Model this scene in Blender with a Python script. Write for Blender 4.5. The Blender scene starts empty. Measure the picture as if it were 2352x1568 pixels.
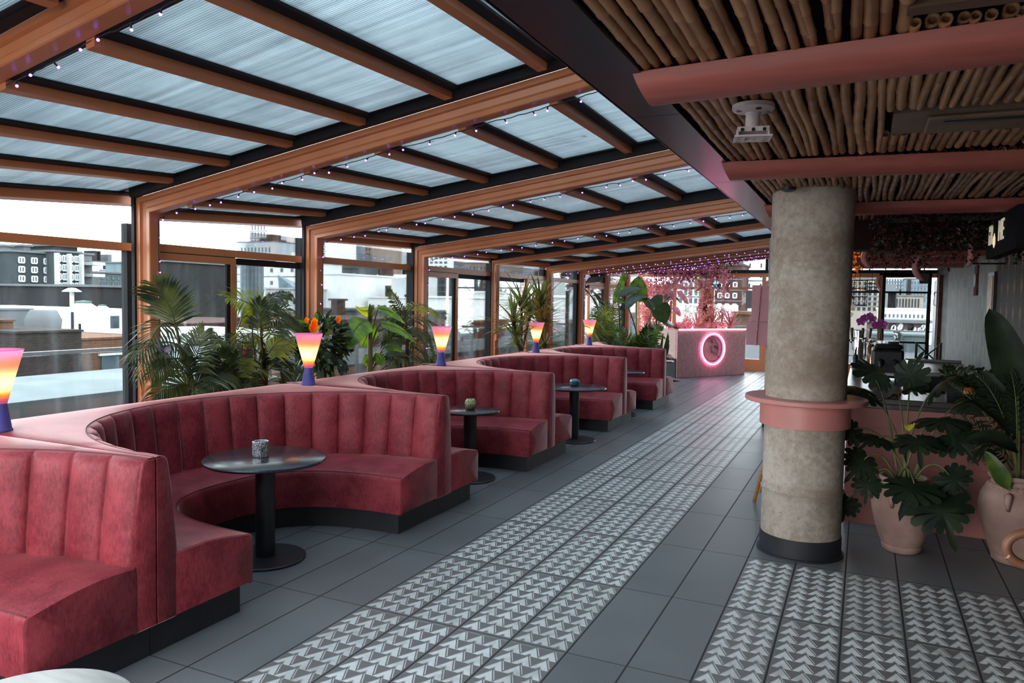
SKY, SUN, EXPO, LAMPW = 6.5, 1.5, 0.3, 2.6
import bpy, bmesh, math, random
from mathutils import Vector, Matrix, Euler
random.seed(7)
sc = bpy.context.scene
COL = sc.collection
PI = math.pi

# ---------------------------------------------------------------- camera
CAM_H = 1.7019
FPX = 1726.77
YAW, PITCH, ROLL = math.radians(25.044), math.radians(-3.146), math.radians(1.033)
cd = bpy.data.cameras.new('camera')
cam = bpy.data.objects.new('camera', cd)
COL.objects.link(cam)
fw = Vector((-math.sin(YAW) * math.cos(PITCH), math.cos(YAW) * math.cos(PITCH), math.sin(PITCH)))
rt = Vector((math.cos(YAW), math.sin(YAW), 0))
up = rt.cross(fw)
rt, up = rt * math.cos(ROLL) + up * math.sin(ROLL), up * math.cos(ROLL) - rt * math.sin(ROLL)
m = Matrix((rt, up, -fw)).transposed().to_4x4()
m.translation = (0, 0, CAM_H)
cam.matrix_world = m
cd.sensor_width = 36
cd.lens = FPX / 2352 * 36
cd.clip_start = 0.05
cd.clip_end = 2000
sc.camera = cam

def ray(px, py):
    return rt * ((px - 1176) / FPX) - up * ((py - 784) / FPX) + fw
def at(px, py, axis, val):
    """point of the place seen at a pixel of the photograph, on the plane x, y or z = val"""
    d = ray(px, py)
    i = 'xyz'.index(axis)
    o = Vector((0, 0, CAM_H))
    return o + d * ((val - o[i]) / d[i])

# ---------------------------------------------------------------- mesh helper
class MB:
    def __init__(s):
        s.v = []; s.f = []; s.uv = None
    def add(s, vs, fs):
        b = len(s.v)
        s.v += [tuple(x) for x in vs]
        s.f += [tuple(b + i for i in f) for f in fs]
        return s
    def box(s, lo, hi, M=None):
        x0, y0, z0 = lo; x1, y1, z1 = hi
        vs = [Vector(p) for p in ((x0, y0, z0), (x1, y0, z0), (x1, y1, z0), (x0, y1, z0), (x0, y0, z1), (x1, y0, z1), (x1, y1, z1), (x0, y1, z1))]
        if M is not None: vs = [M @ p for p in vs]
        return s.add(vs, [(0, 3, 2, 1), (4, 5, 6, 7), (0, 1, 5, 4), (1, 2, 6, 5), (2, 3, 7, 6), (3, 0, 4, 7)])
    def tube(s, pts, rad, n=8, cap=True, ell=1.0):
        pts = [Vector(p) for p in pts]
        k = len(pts)
        if not hasattr(rad, '__len__'): rad = [rad] * k
        rings = []
        ref = None
        for i, p in enumerate(pts):
            t = (pts[min(i + 1, k - 1)] - pts[max(i - 1, 0)])
            t = t.normalized() if t.length > 1e-9 else Vector((0, 0, 1))
            if ref is None:
                a = Vector((0, 0, 1)) if abs(t.z) < .9 else Vector((1, 0, 0))
                u = t.cross(a).normalized()
            else:
                u = (ref - t * ref.dot(t))
                u = u.normalized() if u.length > 1e-6 else t.orthogonal().normalized()
            ref = u
            w = t.cross(u)
            rings.append([p + (u * math.cos(2 * PI * j / n) + w * math.sin(2 * PI * j / n) * ell) * rad[i] for j in range(n)])
        vs = [q for r in rings for q in r]
        fs = [(i * n + j, i * n + (j + 1) % n, (i + 1) * n + (j + 1) % n, (i + 1) * n + j) for i in range(k - 1) for j in range(n)]
        if cap:
            fs.append(tuple(range(n - 1, -1, -1)))
            fs.append(tuple((k - 1) * n + j for j in range(n)))
        return s.add(vs, fs)
    def lathe(s, prof, c=(0, 0, 0), n=32, cap=True, sx=1, sy=1):
        cx, cy, cz = c
        vs = [(cx + r * math.cos(2 * PI * j / n) * sx, cy + r * math.sin(2 * PI * j / n) * sy, cz + z) for r, z in prof for j in range(n)]
        k = len(prof)
        fs = [(i * n + j, i * n + (j + 1) % n, (i + 1) * n + (j + 1) % n, (i + 1) * n + j) for i in range(k - 1) for j in range(n)]
        if cap:
            if prof[0][0] > 1e-6: fs.append(tuple(range(n - 1, -1, -1)))
            if prof[-1][0] > 1e-6: fs.append(tuple((k - 1) * n + j for j in range(n)))
        return s.add(vs, fs)
    def prism(s, poly, z0, z1):
        n = len(poly)
        vs = [(x, y, z0) for x, y in poly] + [(x, y, z1) for x, y in poly]
        return s.add(vs, [tuple(range(n - 1, -1, -1)), tuple(range(n, 2 * n))] + [(i, (i + 1) % n, n + (i + 1) % n, n + i) for i in range(n)])
    def quad(s, a, b, c, d):
        return s.add([a, b, c, d], [(0, 1, 2, 3)])
    def ball(s, c, r, n=10, k=6, sz=1.0):
        return s.lathe([(max(r * math.sin(PI * i / k), 1e-5), -r * sz * math.cos(PI * i / k)) for i in range(k + 1)], c, n, False)
    def grid(s, rows, close=False):
        n = len(rows[0])
        vs = [p for r in rows for p in r]
        m_ = n if close else n - 1
        return s.add(vs, [(i * n + j, i * n + (j + 1) % n, (i + 1) * n + (j + 1) % n, (i + 1) * n + j) for i in range(len(rows) - 1) for j in range(m_)])
    def leaf(s, base, tip, width, normal, droop=0.0, n=6, shape=None, fold=.18):
        """a blade with a folded midrib: base, tip, half width profile"""
        base, tip = Vector(base), Vector(tip)
        ax = tip - base
        L = ax.length
        t = ax.normalized()
        nn = Vector(normal)
        sd = t.cross(nn)
        sd = sd.normalized() if sd.length > 1e-6 else t.orthogonal().normalized()
        nn = sd.cross(t)
        rows = []
        for i in range(n + 1):
            q = i / n
            w = (shape(q) if shape else math.sin(PI * min(1, q * .92 + .04)) ** .8) * width
            c = base + ax * q - nn * (droop * L * q * q) + nn * (0)
            rows.append([c + sd * w + nn * w * fold, c, c - sd * w + nn * w * fold])
        return s.grid(rows)
    def build(s, name, mat, parent=None, smooth=False, origin=None, flip=False, angle=None):
        me = bpy.data.meshes.new(name)
        off = Vector(origin) if origin is not None else (Vector(parent.location) + (Vector(parent.parent.location) if parent.parent else Vector()) if parent is not None else Vector((0, 0, 0)))
        me.from_pydata([tuple(Vector(p) - off) for p in s.v], [], s.f)
        if mat is not None: me.materials.append(mat)
        me.validate()
        if smooth:
            me.polygons.foreach_set('use_smooth', [True] * len(me.polygons))
            if angle: me.set_sharp_from_angle(angle=math.radians(angle))
        me.update()
        o = bpy.data.objects.new(name, me)
        COL.objects.link(o)
        if parent is not None: o.parent = parent
        elif origin is not None: o.location = off
        return o

def fix_normals(o):
    b = bmesh.new(); b.from_mesh(o.data)
    bmesh.ops.recalc_face_normals(b, faces=b.faces)
    b.to_mesh(o.data); b.free()
    return o
def bevel(o, w, seg=2, ang=35):
    md = o.modifiers.new('bevel', 'BEVEL'); md.width = w; md.segments = seg; md.limit_method = 'ANGLE'; md.angle_limit = math.radians(ang)
    return o
def tag(o, label=None, cat=None, group=None, kind=None):
    if label: o['label'] = label
    if cat: o['category'] = cat
    if group: o['group'] = group
    if kind: o['kind'] = kind
    return o
def thing(name, label, cat, loc=(0, 0, 0), group=None, kind=None, rz=0):
    o = bpy.data.objects.new(name, None); COL.objects.link(o)
    o.location = loc; o.rotation_euler = (0, 0, rz)
    o.empty_display_size = .1
    return tag(o, label, cat, group, kind)
def struct(name, mb, mat, label=None, **k):
    o = mb.build(name, mat, **k)
    return tag(o, label, None, None, 'structure')
def dup(o, parent=None, loc=None, label=None):
    c = o.copy(); COL.objects.link(c)
    if parent is not None: c.parent = parent
    if loc is not None: c.location = loc
    if label: c['label'] = label
    for ch in list(o.children): dup(ch, c)
    return c

# ---------------------------------------------------------------- node helper
class N:
    """tiny expression wrapper over shader math nodes"""
    nt = None
    def __init__(s, sock): s.s = sock
    @staticmethod
    def op(kind, *a):
        nd = N.nt.nodes.new('ShaderNodeMath'); nd.operation = kind
        for i, x in enumerate(a):
            if isinstance(x, N): N.nt.links.new(x.s, nd.inputs[i])
            else: nd.inputs[i].default_value = float(x)
        return N(nd.outputs[0])
    def __add__(s, o): return N.op('ADD', s, o)
    def __radd__(s, o): return N.op('ADD', o, s)
    def __sub__(s, o): return N.op('SUBTRACT', s, o)
    def __rsub__(s, o): return N.op('SUBTRACT', o, s)
    def __mul__(s, o): return N.op('MULTIPLY', s, o)
    def __rmul__(s, o): return N.op('MULTIPLY', o, s)
    def __truediv__(s, o): return N.op('DIVIDE', s, o)
    def floor(s): return N.op('FLOOR', s)
    def fract(s): return N.op('FRACT', s)
    def abs(s): return N.op('ABSOLUTE', s)
    def gt(s, o): return N.op('GREATER_THAN', s, o)
    def lt(s, o): return N.op('LESS_THAN', s, o)
    def min(s, o): return N.op('MINIMUM', s, o)
    def max(s, o): return N.op('MAXIMUM', s, o)
    def ramp(s, a, b):
        nd = N.nt.nodes.new('ShaderNodeMapRange'); nd.interpolation_type = 'SMOOTHSTEP'
        N.nt.links.new(s.s, nd.inputs['Value'])
        nd.inputs['From Min'].default_value = a; nd.inputs['From Max'].default_value = b
        return N(nd.outputs['Result'])

MATS = {}
def newmat(name):
    mt = bpy.data.materials.new(name); mt.use_nodes = True
    nt = mt.node_tree
    bs = nt.nodes['Principled BSDF']
    MATS[name] = mt
    N.nt = nt
    return mt, nt, bs
def setp(bs, **k):
    for a, b in k.items():
        a = {'color': 'Base Color', 'rough': 'Roughness', 'metal': 'Metallic', 'sheen': 'Sheen Weight', 'sheenrough': 'Sheen Roughness', 'sheentint': 'Sheen Tint', 'spec': 'Specular IOR Level', 'trans': 'Transmission Weight', 'emit': 'Emission Color', 'estr': 'Emission Strength', 'coat': 'Coat Weight', 'sub': 'Subsurface Weight'}[a]
        if hasattr(b, '__len__') and len(b) == 3: b = (*b, 1)
        bs.inputs[a].default_value = b
def coords(nt, kind='Object'):
    return nt.nodes.new('ShaderNodeTexCoord').outputs[kind]
def worldpos(nt):
    return nt.nodes.new('ShaderNodeNewGeometry').outputs['Position']
def noise(nt, vec, scale, detail=3, rough=.55, stretch=None):
    if stretch:
        mp = nt.nodes.new('ShaderNodeMapping'); mp.inputs['Scale'].default_value = stretch
        nt.links.new(vec, mp.inputs['Vector']); vec = mp.outputs['Vector']
    nd = nt.nodes.new('ShaderNodeTexNoise')
    nd.inputs['Scale'].default_value = scale; nd.inputs['Detail'].default_value = detail; nd.inputs['Roughness'].default_value = rough
    nt.links.new(vec, nd.inputs['Vector'])
    return nd.outputs['Fac']
def mixc(nt, fac, a, b):
    nd = nt.nodes.new('ShaderNodeMix'); nd.data_type = 'RGBA'
    for sk, x in ((nd.inputs[0], fac), (nd.inputs[6], a), (nd.inputs[7], b)):
        if isinstance(x, N): x = x.s
        if hasattr(x, 'is_linked'): nt.links.new(x, sk)
        elif hasattr(x, '__len__'): sk.default_value = (*x, 1)
        else: sk.default_value = x
    return nd.outputs[2]
def bump(nt, bs, height, strength=.3, dist=.01):
    nd = nt.nodes.new('ShaderNodeBump'); nd.inputs['Strength'].default_value = strength; nd.inputs['Distance'].default_value = dist
    nt.links.new(height.s if isinstance(height, N) else height, nd.inputs['Height'])
    nt.links.new(nd.outputs['Normal'], bs.inputs['Normal'])
def simple(name, c, rough=.5, metal=0, var=0.12, scale=8, c2=None, bmp=0, stretch=None, **k):
    """a plain material with a little procedural variation"""
    mt, nt, bs = newmat(name)
    setp(bs, color=c, rough=rough, metal=metal, **k)
    if c2 is None: c2 = tuple(max(0, x * (1 - 2 * var)) for x in c)
    f = N(noise(nt, coords(nt), scale, stretch=stretch)).ramp(.3, .7)
    nt.links.new(mixc(nt, f, c2, c), bs.inputs['Base Color'])
    if bmp: bump(nt, bs, noise(nt, coords(nt), scale * 6, stretch=stretch), bmp, .004)
    return mt
def glassmat(name, tint, refl=1.0, ior=1.45, dirt=0.0):
    """thin sheet of glass: straight-through transmission with a Fresnel reflection"""
    mt, nt, bs = newmat(name)
    nt.nodes.remove(bs)
    out = nt.nodes['Material Output']
    tr = nt.nodes.new('ShaderNodeBsdfTransparent'); tr.inputs[0].default_value = (*tint, 1)
    gl = nt.nodes.new('ShaderNodeBsdfGlossy'); gl.inputs['Roughness'].default_value = .02
    fr = nt.nodes.new('ShaderNodeFresnel'); fr.inputs['IOR'].default_value = ior
    mx = nt.nodes.new('ShaderNodeMixShader')
    nt.links.new((N(fr.outputs[0]) * refl).s, mx.inputs[0])
    nt.links.new(tr.outputs[0], mx.inputs[1]); nt.links.new(gl.outputs[0], mx.inputs[2])
    last = mx.outputs[0]
    if dirt:
        df = nt.nodes.new('ShaderNodeBsdfTranslucent'); df.inputs[0].default_value = (.8, .85, .9, 1)
        m2 = nt.nodes.new('ShaderNodeMixShader')
        f = N(noise(nt, worldpos(nt), 1.0, 5, .6, stretch=(5, 5, .7))).ramp(.45, .8) * dirt
        nt.links.new(f.s, m2.inputs[0]); nt.links.new(last, m2.inputs[1]); nt.links.new(df.outputs[0], m2.inputs[2])
        last = m2.outputs[0]
    nt.links.new(last, out.inputs['Surface'])
    return mt
def leafmat(name, c1, c2, trans=.35, rough=.38, scale=6, spec=.45):
    mt, nt, bs = newmat(name)
    out = nt.nodes['Material Output']
    setp(bs, rough=rough, spec=spec)
    f = N(noise(nt, coords(nt), scale)).ramp(.35, .65)
    c = mixc(nt, f, c1, c2)
    nt.links.new(c, bs.inputs['Base Color'])
    tl = nt.nodes.new('ShaderNodeBsdfTranslucent')
    hs = nt.nodes.new('ShaderNodeHueSaturation'); hs.inputs['Saturation'].default_value = 1.15; hs.inputs['Value'].default_value = 1.6
    nt.links.new(c, hs.inputs['Color']); nt.links.new(hs.outputs[0], tl.inputs[0])
    mx = nt.nodes.new('ShaderNodeMixShader'); mx.inputs[0].default_value = trans
    nt.links.new(bs.outputs[0], mx.inputs[1]); nt.links.new(tl.outputs[0], mx.inputs[2])
    nt.links.new(mx.outputs[0], out.inputs['Surface'])
    return mt
def emitmat(name, c, s):
    mt, nt, bs = newmat(name)
    setp(bs, color=c, emit=c, estr=s, rough=.5)
    return mt

# ---------------------------------------------------------------- materials
ORANGE = simple('bronze_orange_paint', (.60, .215, .088), .34, .0, .06, 3, spec=.55)
GASKET = simple('black_gasket', (.016, .016, .020), .6, 0, .1, 5, spec=.2)
BLACKM = simple('black_metal', (.022, .022, .027), .42, 0, .1, 6)
WINGLASS = glassmat('window_glass', (.90, .94, .95), .75, 1.4, .022)
RAILGLASS = glassmat('railing_glass', (.88, .92, .93), .7, 1.4, .04)
def polycarb():
    mt, nt, bs = newmat('ribbed_polycarbonate')
    nt.nodes.remove(bs)
    out = nt.nodes['Material Output']
    sep = nt.nodes.new('ShaderNodeSeparateXYZ'); nt.links.new(worldpos(nt), sep.inputs[0])
    rib = ((N(sep.outputs[1]) * 62.0).fract() - .5).abs() * 2.0
    rib = rib.ramp(.05, .75)
    st = N(noise(nt, worldpos(nt), 1.0, 4, .6, stretch=(.5, 16, 1)))
    sp = N(noise(nt, worldpos(nt), 2.2, 5, .65))
    spot = N(noise(nt, worldpos(nt), 5.0, 2, .5)).ramp(.72, .80)
    v = rib * .34 + st * .62 + sp * .34 + .10 - spot * .35
    v = v.max(.06)
    col = mixc(nt, v.ramp(.1, 1.25), (.10, .125, .14), (.68, .785, .835))
    tr = nt.nodes.new('ShaderNodeBsdfTransparent'); nt.links.new(col, tr.inputs[0])
    tl = nt.nodes.new('ShaderNodeBsdfTranslucent'); nt.links.new(col, tl.inputs[0])
    mx = nt.nodes.new('ShaderNodeMixShader'); mx.inputs[0].default_value = .45
    nt.links.new(tr.outputs[0], mx.inputs[1]); nt.links.new(tl.outputs[0], mx.inputs[2])
    gl = nt.nodes.new('ShaderNodeBsdfGlossy'); gl.inputs['Roughness'].default_value = .16
    bp = nt.nodes.new('ShaderNodeBump'); bp.inputs['Strength'].default_value = .5; bp.inputs['Distance'].default_value = .004
    nt.links.new(rib.s, bp.inputs['Height']); nt.links.new(bp.outputs[0], gl.inputs['Normal'])
    fr = nt.nodes.new('ShaderNodeFresnel'); fr.inputs['IOR'].default_value = 1.45
    m2 = nt.nodes.new('ShaderNodeMixShader'); nt.links.new(fr.outputs[0], m2.inputs[0])
    nt.links.new(mx.outputs[0], m2.inputs[1]); nt.links.new(gl.outputs[0], m2.inputs[2])
    nt.links.new(m2.outputs[0], out.inputs['Surface'])
    return mt
POLY = polycarb()
def velvet():
    mt, nt, bs = newmat('rose_velvet')
    setp(bs, rough=.55, spec=.30, sheen=.95, sheenrough=.22, sheentint=(1, .56, .55))
    cs = coords(nt)
    a = N(noise(nt, cs, 5, 4, .6)); b = N(noise(nt, cs, 90, 4, .7, stretch=(1, 1, .35)))
    f = (a * .65 + b * .5).ramp(.42, .74)
    nt.links.new(mixc(nt, f, (.155, .012, .020), (.315, .042, .055)), bs.inputs['Base Color'])
    bump(nt, bs, b, .12, .003)
    return mt
VELVET = velvet()
PIPING = simple('dark_rose_seam', (.16, .022, .032), .7)
PLINTH = simple('black_plinth', (.022, .022, .027), .55, 0, .15, 10)
TABLEBLK = simple('black_stained_wood', (.034, .033, .044), .20, 0, .2, 3, stretch=(2, 30, 2), spec=.6)
PINK = simple('pink_paint', (.50, .185, .165), .42, 0, .05, 4)
PINKD = simple('pink_stucco', (.80, .38, .38), .7, 0, .10, 14, bmp=.15)
PINKBEAM = simple('pink_painted_log', (.37, .088, .066), .5, 0, .10, 3, stretch=(1, 8, 8), bmp=.15)

def floormat():
    mt, nt, bs = newmat('grey_paver_floor')
    sep = nt.nodes.new('ShaderNodeSeparateXYZ'); nt.links.new(worldpos(nt), sep.inputs[0])
    X, Y = N(sep.outputs[0]), N(sep.outputs[1])
    u = (X + .6432) / .3; v = (Y - 4.2772) / .9279
    fu, fv = u.fract(), v.fract(); lu, lv = u.floor(), v.floor()
    # joints
    ju = (fu - .5).abs().gt(.484); jv = (fv - .5).abs().gt(.4955)
    joint = ju.max(jv * .75)
    # printed triangles: two inlaid fields of tiles
    inA = lu.gt(-6.5) * lu.lt(-2.5)
    inB = lu.gt(-.5) * lv.lt(.5) * lu.lt(8.5)
    fld = inA.max(inB)
    tu = ((fu - .03) / .94 * 3.0); a = tu.fract()
    b = ((fv - .02) / .96 * 9.0).fract()
    tri = 1.0 - ((a - .48).abs() * 2.0)
    edge = tri * .95 + .06
    dd = edge - b
    soft = dd.ramp(.0, .22)
    hard = dd.ramp(.0, .05)
    right = a.ramp(.44, .52)
    body = soft * (1.0 - right) + hard * right
    lower = 1.0 - dd.ramp(.58, .86)
    t1 = body * lower
    line = 1.0 - (dd + .17).abs().ramp(.03, .075)
    t2 = line * right * .9
    ch = t1.max(t2)
    inner = (fu - .5).abs().lt(.462) * (fv - .5).abs().lt(.482)
    # tile to tile and worn patches
    wn = nt.nodes.new('ShaderNodeTexWhiteNoise'); wn.noise_dimensions = '2D'
    cb = nt.nodes.new('ShaderNodeCombineXYZ'); nt.links.new(lu.s, cb.inputs[0]); nt.links.new(lv.s, cb.inputs[1])
    nt.links.new(cb.outputs[0], wn.inputs['Vector'])
    tilev = N(wn.outputs['Value'])
    wear = N(noise(nt, worldpos(nt), 7, 4, .6)).ramp(.25, .6) * .45 + .55
    k = ch * fld * inner * wear * (tilev * .3 + .7)
    fine = N(noise(nt, worldpos(nt), 60, 3, .7)); big = N(noise(nt, worldpos(nt), 1.6, 4, .6))
    g = (fine * .35 + big * .65 + tilev * .25).ramp(.25, .95)
    base = mixc(nt, g, (.100, .103, .110), (.165, .168, .175))
    warm = mixc(nt, fld, base, (.150, .142, .140))
    c1 = mixc(nt, k, warm, (.74, .73, .72))
    c2 = mixc(nt, joint, c1, (.022, .021, .024))
    nt.links.new(c2, bs.inputs['Base Color'])
    r = g * .12 + .33 + joint * .4
    nt.links.new(r.s, bs.inputs['Roughness'])
    setp(bs, spec=.5)
    h = (1.0 - joint) + fine * .06
    bump(nt, bs, h, .35, .004)
    return mt
FLOOR = floormat()
# ================================================================ the room shell
struct('floor', MB().box((-5.9, -2.5, -.12), (6.0, 20.3, 0)), FLOOR, 'dark grey paver floor with white triangle inlay')
# ---- sloping glass roof and window wall: telescoping bays along the left
BAYX = [-5.85, -5.62, -5.40, -5.22, -5.10, -5.05, -5.15, -5.38, -5.58]
#        Y      X      z at X  slope  wide deep
POSTS = [(2.145, -5.62, 2.445, .20, .11, .125), (4.30, -5.42, 2.478, .167, .11, .14), (6.15, -5.24, 2.42, .141, .11, .14), (8.03, -5.12, 2.337, .119, .11, .14),
         (10.045, -5.05, 2.282, .12, .055, .075), (12.09, -5.05, 2.293, .114, .10, .13), (14.02, -5.15, 2.339, .115, .10, .13), (16.35, -5.38, 2.43, .115, .10, .13), (18.7, -5.58, 2.52, .115, .10, .13)]
# rafter underside lines: (Y near, z at X=-4.9, slope), (Y far, z, slope)
ROOF = [((-.6, 2.50, .17), (2.1, 2.58, .18)), ((2.26, 2.44, .19), (4.24, 2.575, .164)), ((4.42, 2.415, .166), (6.08, 2.512, .134)), ((6.27, 2.342, .132), (7.96, 2.387, .127)),
        ((8.15, 2.285, .125), (9.99, 2.318, .112)), ((10.11, 2.272, .115), (12.03, 2.311, .114)), ((12.2, 2.335, .114), (13.96, 2.36, .115)), ((14.13, 2.40, .115), (16.29, 2.43, .115)), ((16.46, 2.47, .115), (18.64, 2.52, .115))]
RAFX = [-4.95, -4.36, -3.76, -3.13, -2.46, -1.81]
XR = -.86                                   # roof runs in over the dark soffit
ORD = ['nearest', 'second', 'third', 'fourth', 'fifth', 'sixth', 'seventh', 'eighth', 'ninth']

def portal(i):
    Y, X, z, s, wd, dp = POSTS[i]
    k = dp / .14; w = wd
    prof = [(0, 0), (0, .04 * k), (.022, .046 * k), (.030, .085 * k), (.022, .100 * k), (.012, .105 * k), (.012, .135 * k), (.02, .14 * k), (w, .14 * k), (w, 0)]
    path = []                               # (point of outer edge, inward normal)
    a = math.atan(s)
    nb = Vector((math.sin(a), 0, -math.cos(a)))
    mit = (Vector((1, 0, 0)) + nb)
    mit = mit / (1 + Vector((1, 0, 0)).dot(nb))
    path = [(Vector((X, Y, 0)), Vector((1, 0, 0))), (Vector((X, Y, z)), mit), (Vector((XR, Y, z + s * (XR - X))), nb)]
    mb = MB()
    rows = [[p + nrm * v + Vector((0, u, 0)) for u, v in prof] for p, nrm in path]
    mb.grid(rows, True)
    mb.f.append(tuple(range(len(prof))))
    mb.f.append(tuple(2 * len(prof) + j for j in reversed(range(len(prof)))))
    o = mb.build('trim_%d' % (i + 1), ORANGE)
    fix_normals(o)
    tag(o, 'orange metal arch frame, %s along the window wall' % ORD[i], None, None, 'structure')
    # black channel on the near side of the arch
    g = MB()
    M = Matrix.Translation((X, Y, z)) @ Matrix.Rotation(-a, 4, 'Y')
    ln = (XR - X) / math.cos(a)
    g.box((.0, -.06, .0), (ln, -.001, .20), M)
    g.box((X - .035, Y - .02, 0), (X - .0004, Y + .06, z + .16))
    g.build('gasket', GASKET, o)
    return o
for i in range(9): portal(i)

def roof_bay(b):
    (y0, z0, s0), (y1, z1, s1) = ROOF[b]
    t = thing('ceiling_%d' % (b + 1), 'ribbed polycarbonate roof bay, %s from the camera' % ORD[b], None, kind='structure')
    def pt(x, e, dz=0, ex=0):
        y, z, s = (y0, z0, s0) if e == 0 else (y1 + ex, z1, s1)
        return Vector((x, y, z + s * (x + 4.9) + dz))
    def bar(x, w, lo, hi, ex=0):
        m_ = MB()
        A = [pt(x - w, 0, lo), pt(x + w, 0, lo), pt(x + w, 1, lo, ex), pt(x - w, 1, lo, ex), pt(x - w, 0, hi), pt(x + w, 0, hi), pt(x + w, 1, hi, ex), pt(x - w, 1, hi, ex)]
        return m_.add(A, [(0, 3, 2, 1), (4, 5, 6, 7), (0, 1, 5, 4), (1, 2, 6, 5), (2, 3, 7, 6), (3, 0, 4, 7)])
    for x in RAFX:
        r = bar(x, .028, 0, .045).build('rafter', ORANGE, t)
        bar(x + .030, .060, .0455, .085, .16).build('gasket', GASKET, r)
    xs = [BAYX[b] + .02] + RAFX + [XR]
    for j in range(7):
        p = MB(); x0, x1 = xs[j] + (.02 if j else 0), xs[j + 1] - .02
        A = [pt(x0, 0, .062), pt(x1, 0, .062), pt(x1, 1, .062, .2), pt(x0, 1, .062, .2)]
        B = [q + Vector((0, 0, .016)) for q in A]
        p.add(A + B, [(0, 3, 2, 1), (4, 5, 6, 7), (0, 1, 5, 4), (1, 2, 6, 5), (2, 3, 7, 6), (3, 0, 4, 7)])
        p.build('roof_panel', POLY, t)
    # eave beam on top of the window
    e = bar(BAYX[b] + .02, .045, -.02, .05, .2); e.build('eave_rail', ORANGE, t)
    bar(BAYX[b] + .10, .035, .045, .09, .2).build('gasket', GASKET, t)
    # black strips at both ends of the bay
    g = MB()
    for e_, dy in ((0, .05), (1, -.05)):
        a0, a1 = pt(BAYX[b] + .05, e_, .048), pt(XR, e_, .048)
        c = [a0, a1, a1 + Vector((0, dy, 0)), a0 + Vector((0, dy, 0))]
        g.add(c + [q + Vector((0, 0, .04)) for q in c], [(0, 3, 2, 1), (4, 5, 6, 7), (0, 1, 5, 4), (1, 2, 6, 5), (2, 3, 7, 6), (3, 0, 4, 7)])
    fix_normals(g.build('end_gasket', GASKET, t))
for b in range(9): roof_bay(b)

def window_bay(b):
    """glass wall between arch b-1 and arch b"""
    X = BAYX[b]
    y0 = (POSTS[b - 1][0] + POSTS[b - 1][4]) if b else -.6
    y1 = POSTS[b][0] * max(1.0, X / POSTS[b][1]) - .07
    (ra, rz0, rs0), (rb_, rz1, rs1) = ROOF[b]
    top = min(rz0 + rs0 * (X + 4.9), rz1 + rs1 * (X + 4.9)) - .02
    t = thing('window_%d' % (b + 1), 'orange framed glazing bay, %s along the window wall' % ORD[b], None, kind='structure')
    # black side channels
    g = MB()
    g.box((X - .04, y1 - .045, 0), (X + .03, y1 + .055, top)); g.box((X - .04, y0 - .01, 0), (X + .03, y0 + .02, top))
    g.build('side_channel', GASKET, t)
    MB().box((X - .05, y0, 2.055), (X + .045, y1 + .05, 2.12)).build('cross_rail', ORANGE, t)
    MB().box((X - .05, y0, 0), (X + .05, y1, .12)).build('bottom_rail', ORANGE, t)
    MB().box((X - .012, y0, 2.12), (X - .004, y1 - .04, top)).build('glass_pane', WINGLASS, t)
    if b in (2, 4, 5, 7):                   # a sliding door leaf in front of a fixed pane
        ym = {2: 5.30, 4: 9.02, 5: 11.22, 7: 15.25}[b]
        ya, yb = (y0, ym) if b in (2, 4) else (ym, y1)
        f = MB()
        f.box((X + .012, ya, 1.985), (X + .06, yb, 2.046)); f.box((X + .012, yb - .055, .1), (X + .06, yb, 1.985)); f.box((X + .012, ya, .1), (X + .06, ya + .05, 1.985)); f.box((X + .012, ya + .05, .1), (X + .06, yb - .055, .2))
        d = f.build('door_leaf', ORANGE, t)
        h = MB().box((X + .02, yb - .10, .2), (X + .045, yb - .0552, 1.985)); h.build('edge_seal', GASKET, d)
        MB().box((X + .03, ya + .05, .2), (X + .038, yb - .1, 1.985)).build('door_glass', WINGLASS, d)
        MB().box((X - .02, ya, 2.0465), (X + .05, yb, 2.0545)).build('head_seal', GASKET, t)
        oa, ob = (yb + .002, y1 - .04) if b in (2, 4) else (y0, ya - .002)
        MB().box((X - .02, oa, 1.99), (X + .01, ob, 2.05)).build('head_seal', GASKET, t)
        MB().box((X - .012, oa, .12), (X - .004, ob, 1.99)).build('glass_pane', WINGLASS, t)
    else:
        MB().box((X - .012, y0, .12), (X - .004, y1 - .04, 2.055)).build('glass_pane', WINGLASS, t)
for b in range(9): window_bay(b)
# last short bay up to the end wall
t = thing('window_10', 'orange framed end bay by the far corner', None, kind='structure')
MB().box((-5.62, 18.8, 2.055), (-5.53, 20.1, 2.12)).build('cross_rail', ORANGE, t)
MB().box((-5.592, 18.8, .12), (-5.584, 20.1, 2.055)).build('glass_pane', WINGLASS, t)
MB().box((-5.592, 18.8, 2.12), (-5.584, 20.1, 2.6)).build('glass_pane', WINGLASS, t)
t2 = MB().add([(-5.62, 18.8, 2.52), (XR, 18.8, 3.06), (XR, 20.2, 3.06), (-5.62, 20.2, 2.52), (-5.62, 18.8, 2.56), (XR, 18.8, 3.10), (XR, 20.2, 3.10), (-5.62, 20.2, 2.56)], [(0, 3, 2, 1), (4, 5, 6, 7), (0, 1, 5, 4), (1, 2, 6, 5), (2, 3, 7, 6), (3, 0, 4, 7)])
struct('ceiling_10', t2, POLY, 'ribbed polycarbonate roof strip over the far corner')
# knob latch on the thin double post
lt = MB(); lt.box((-4.96, 10.0, 1.10), (-4.93, 10.05, 1.22)); lt.box((-4.96, 10.06, 1.13), (-4.92, 10.13, 1.2))
lt.build('latch', ORANGE, bpy.data.objects['trim_5'])
# second upright of the thin double post
MB().box((-5.05, 10.11, 0), (-4.97, 10.155, 2.26)).build('second_upright', ORANGE, bpy.data.objects['trim_5'])

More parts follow.
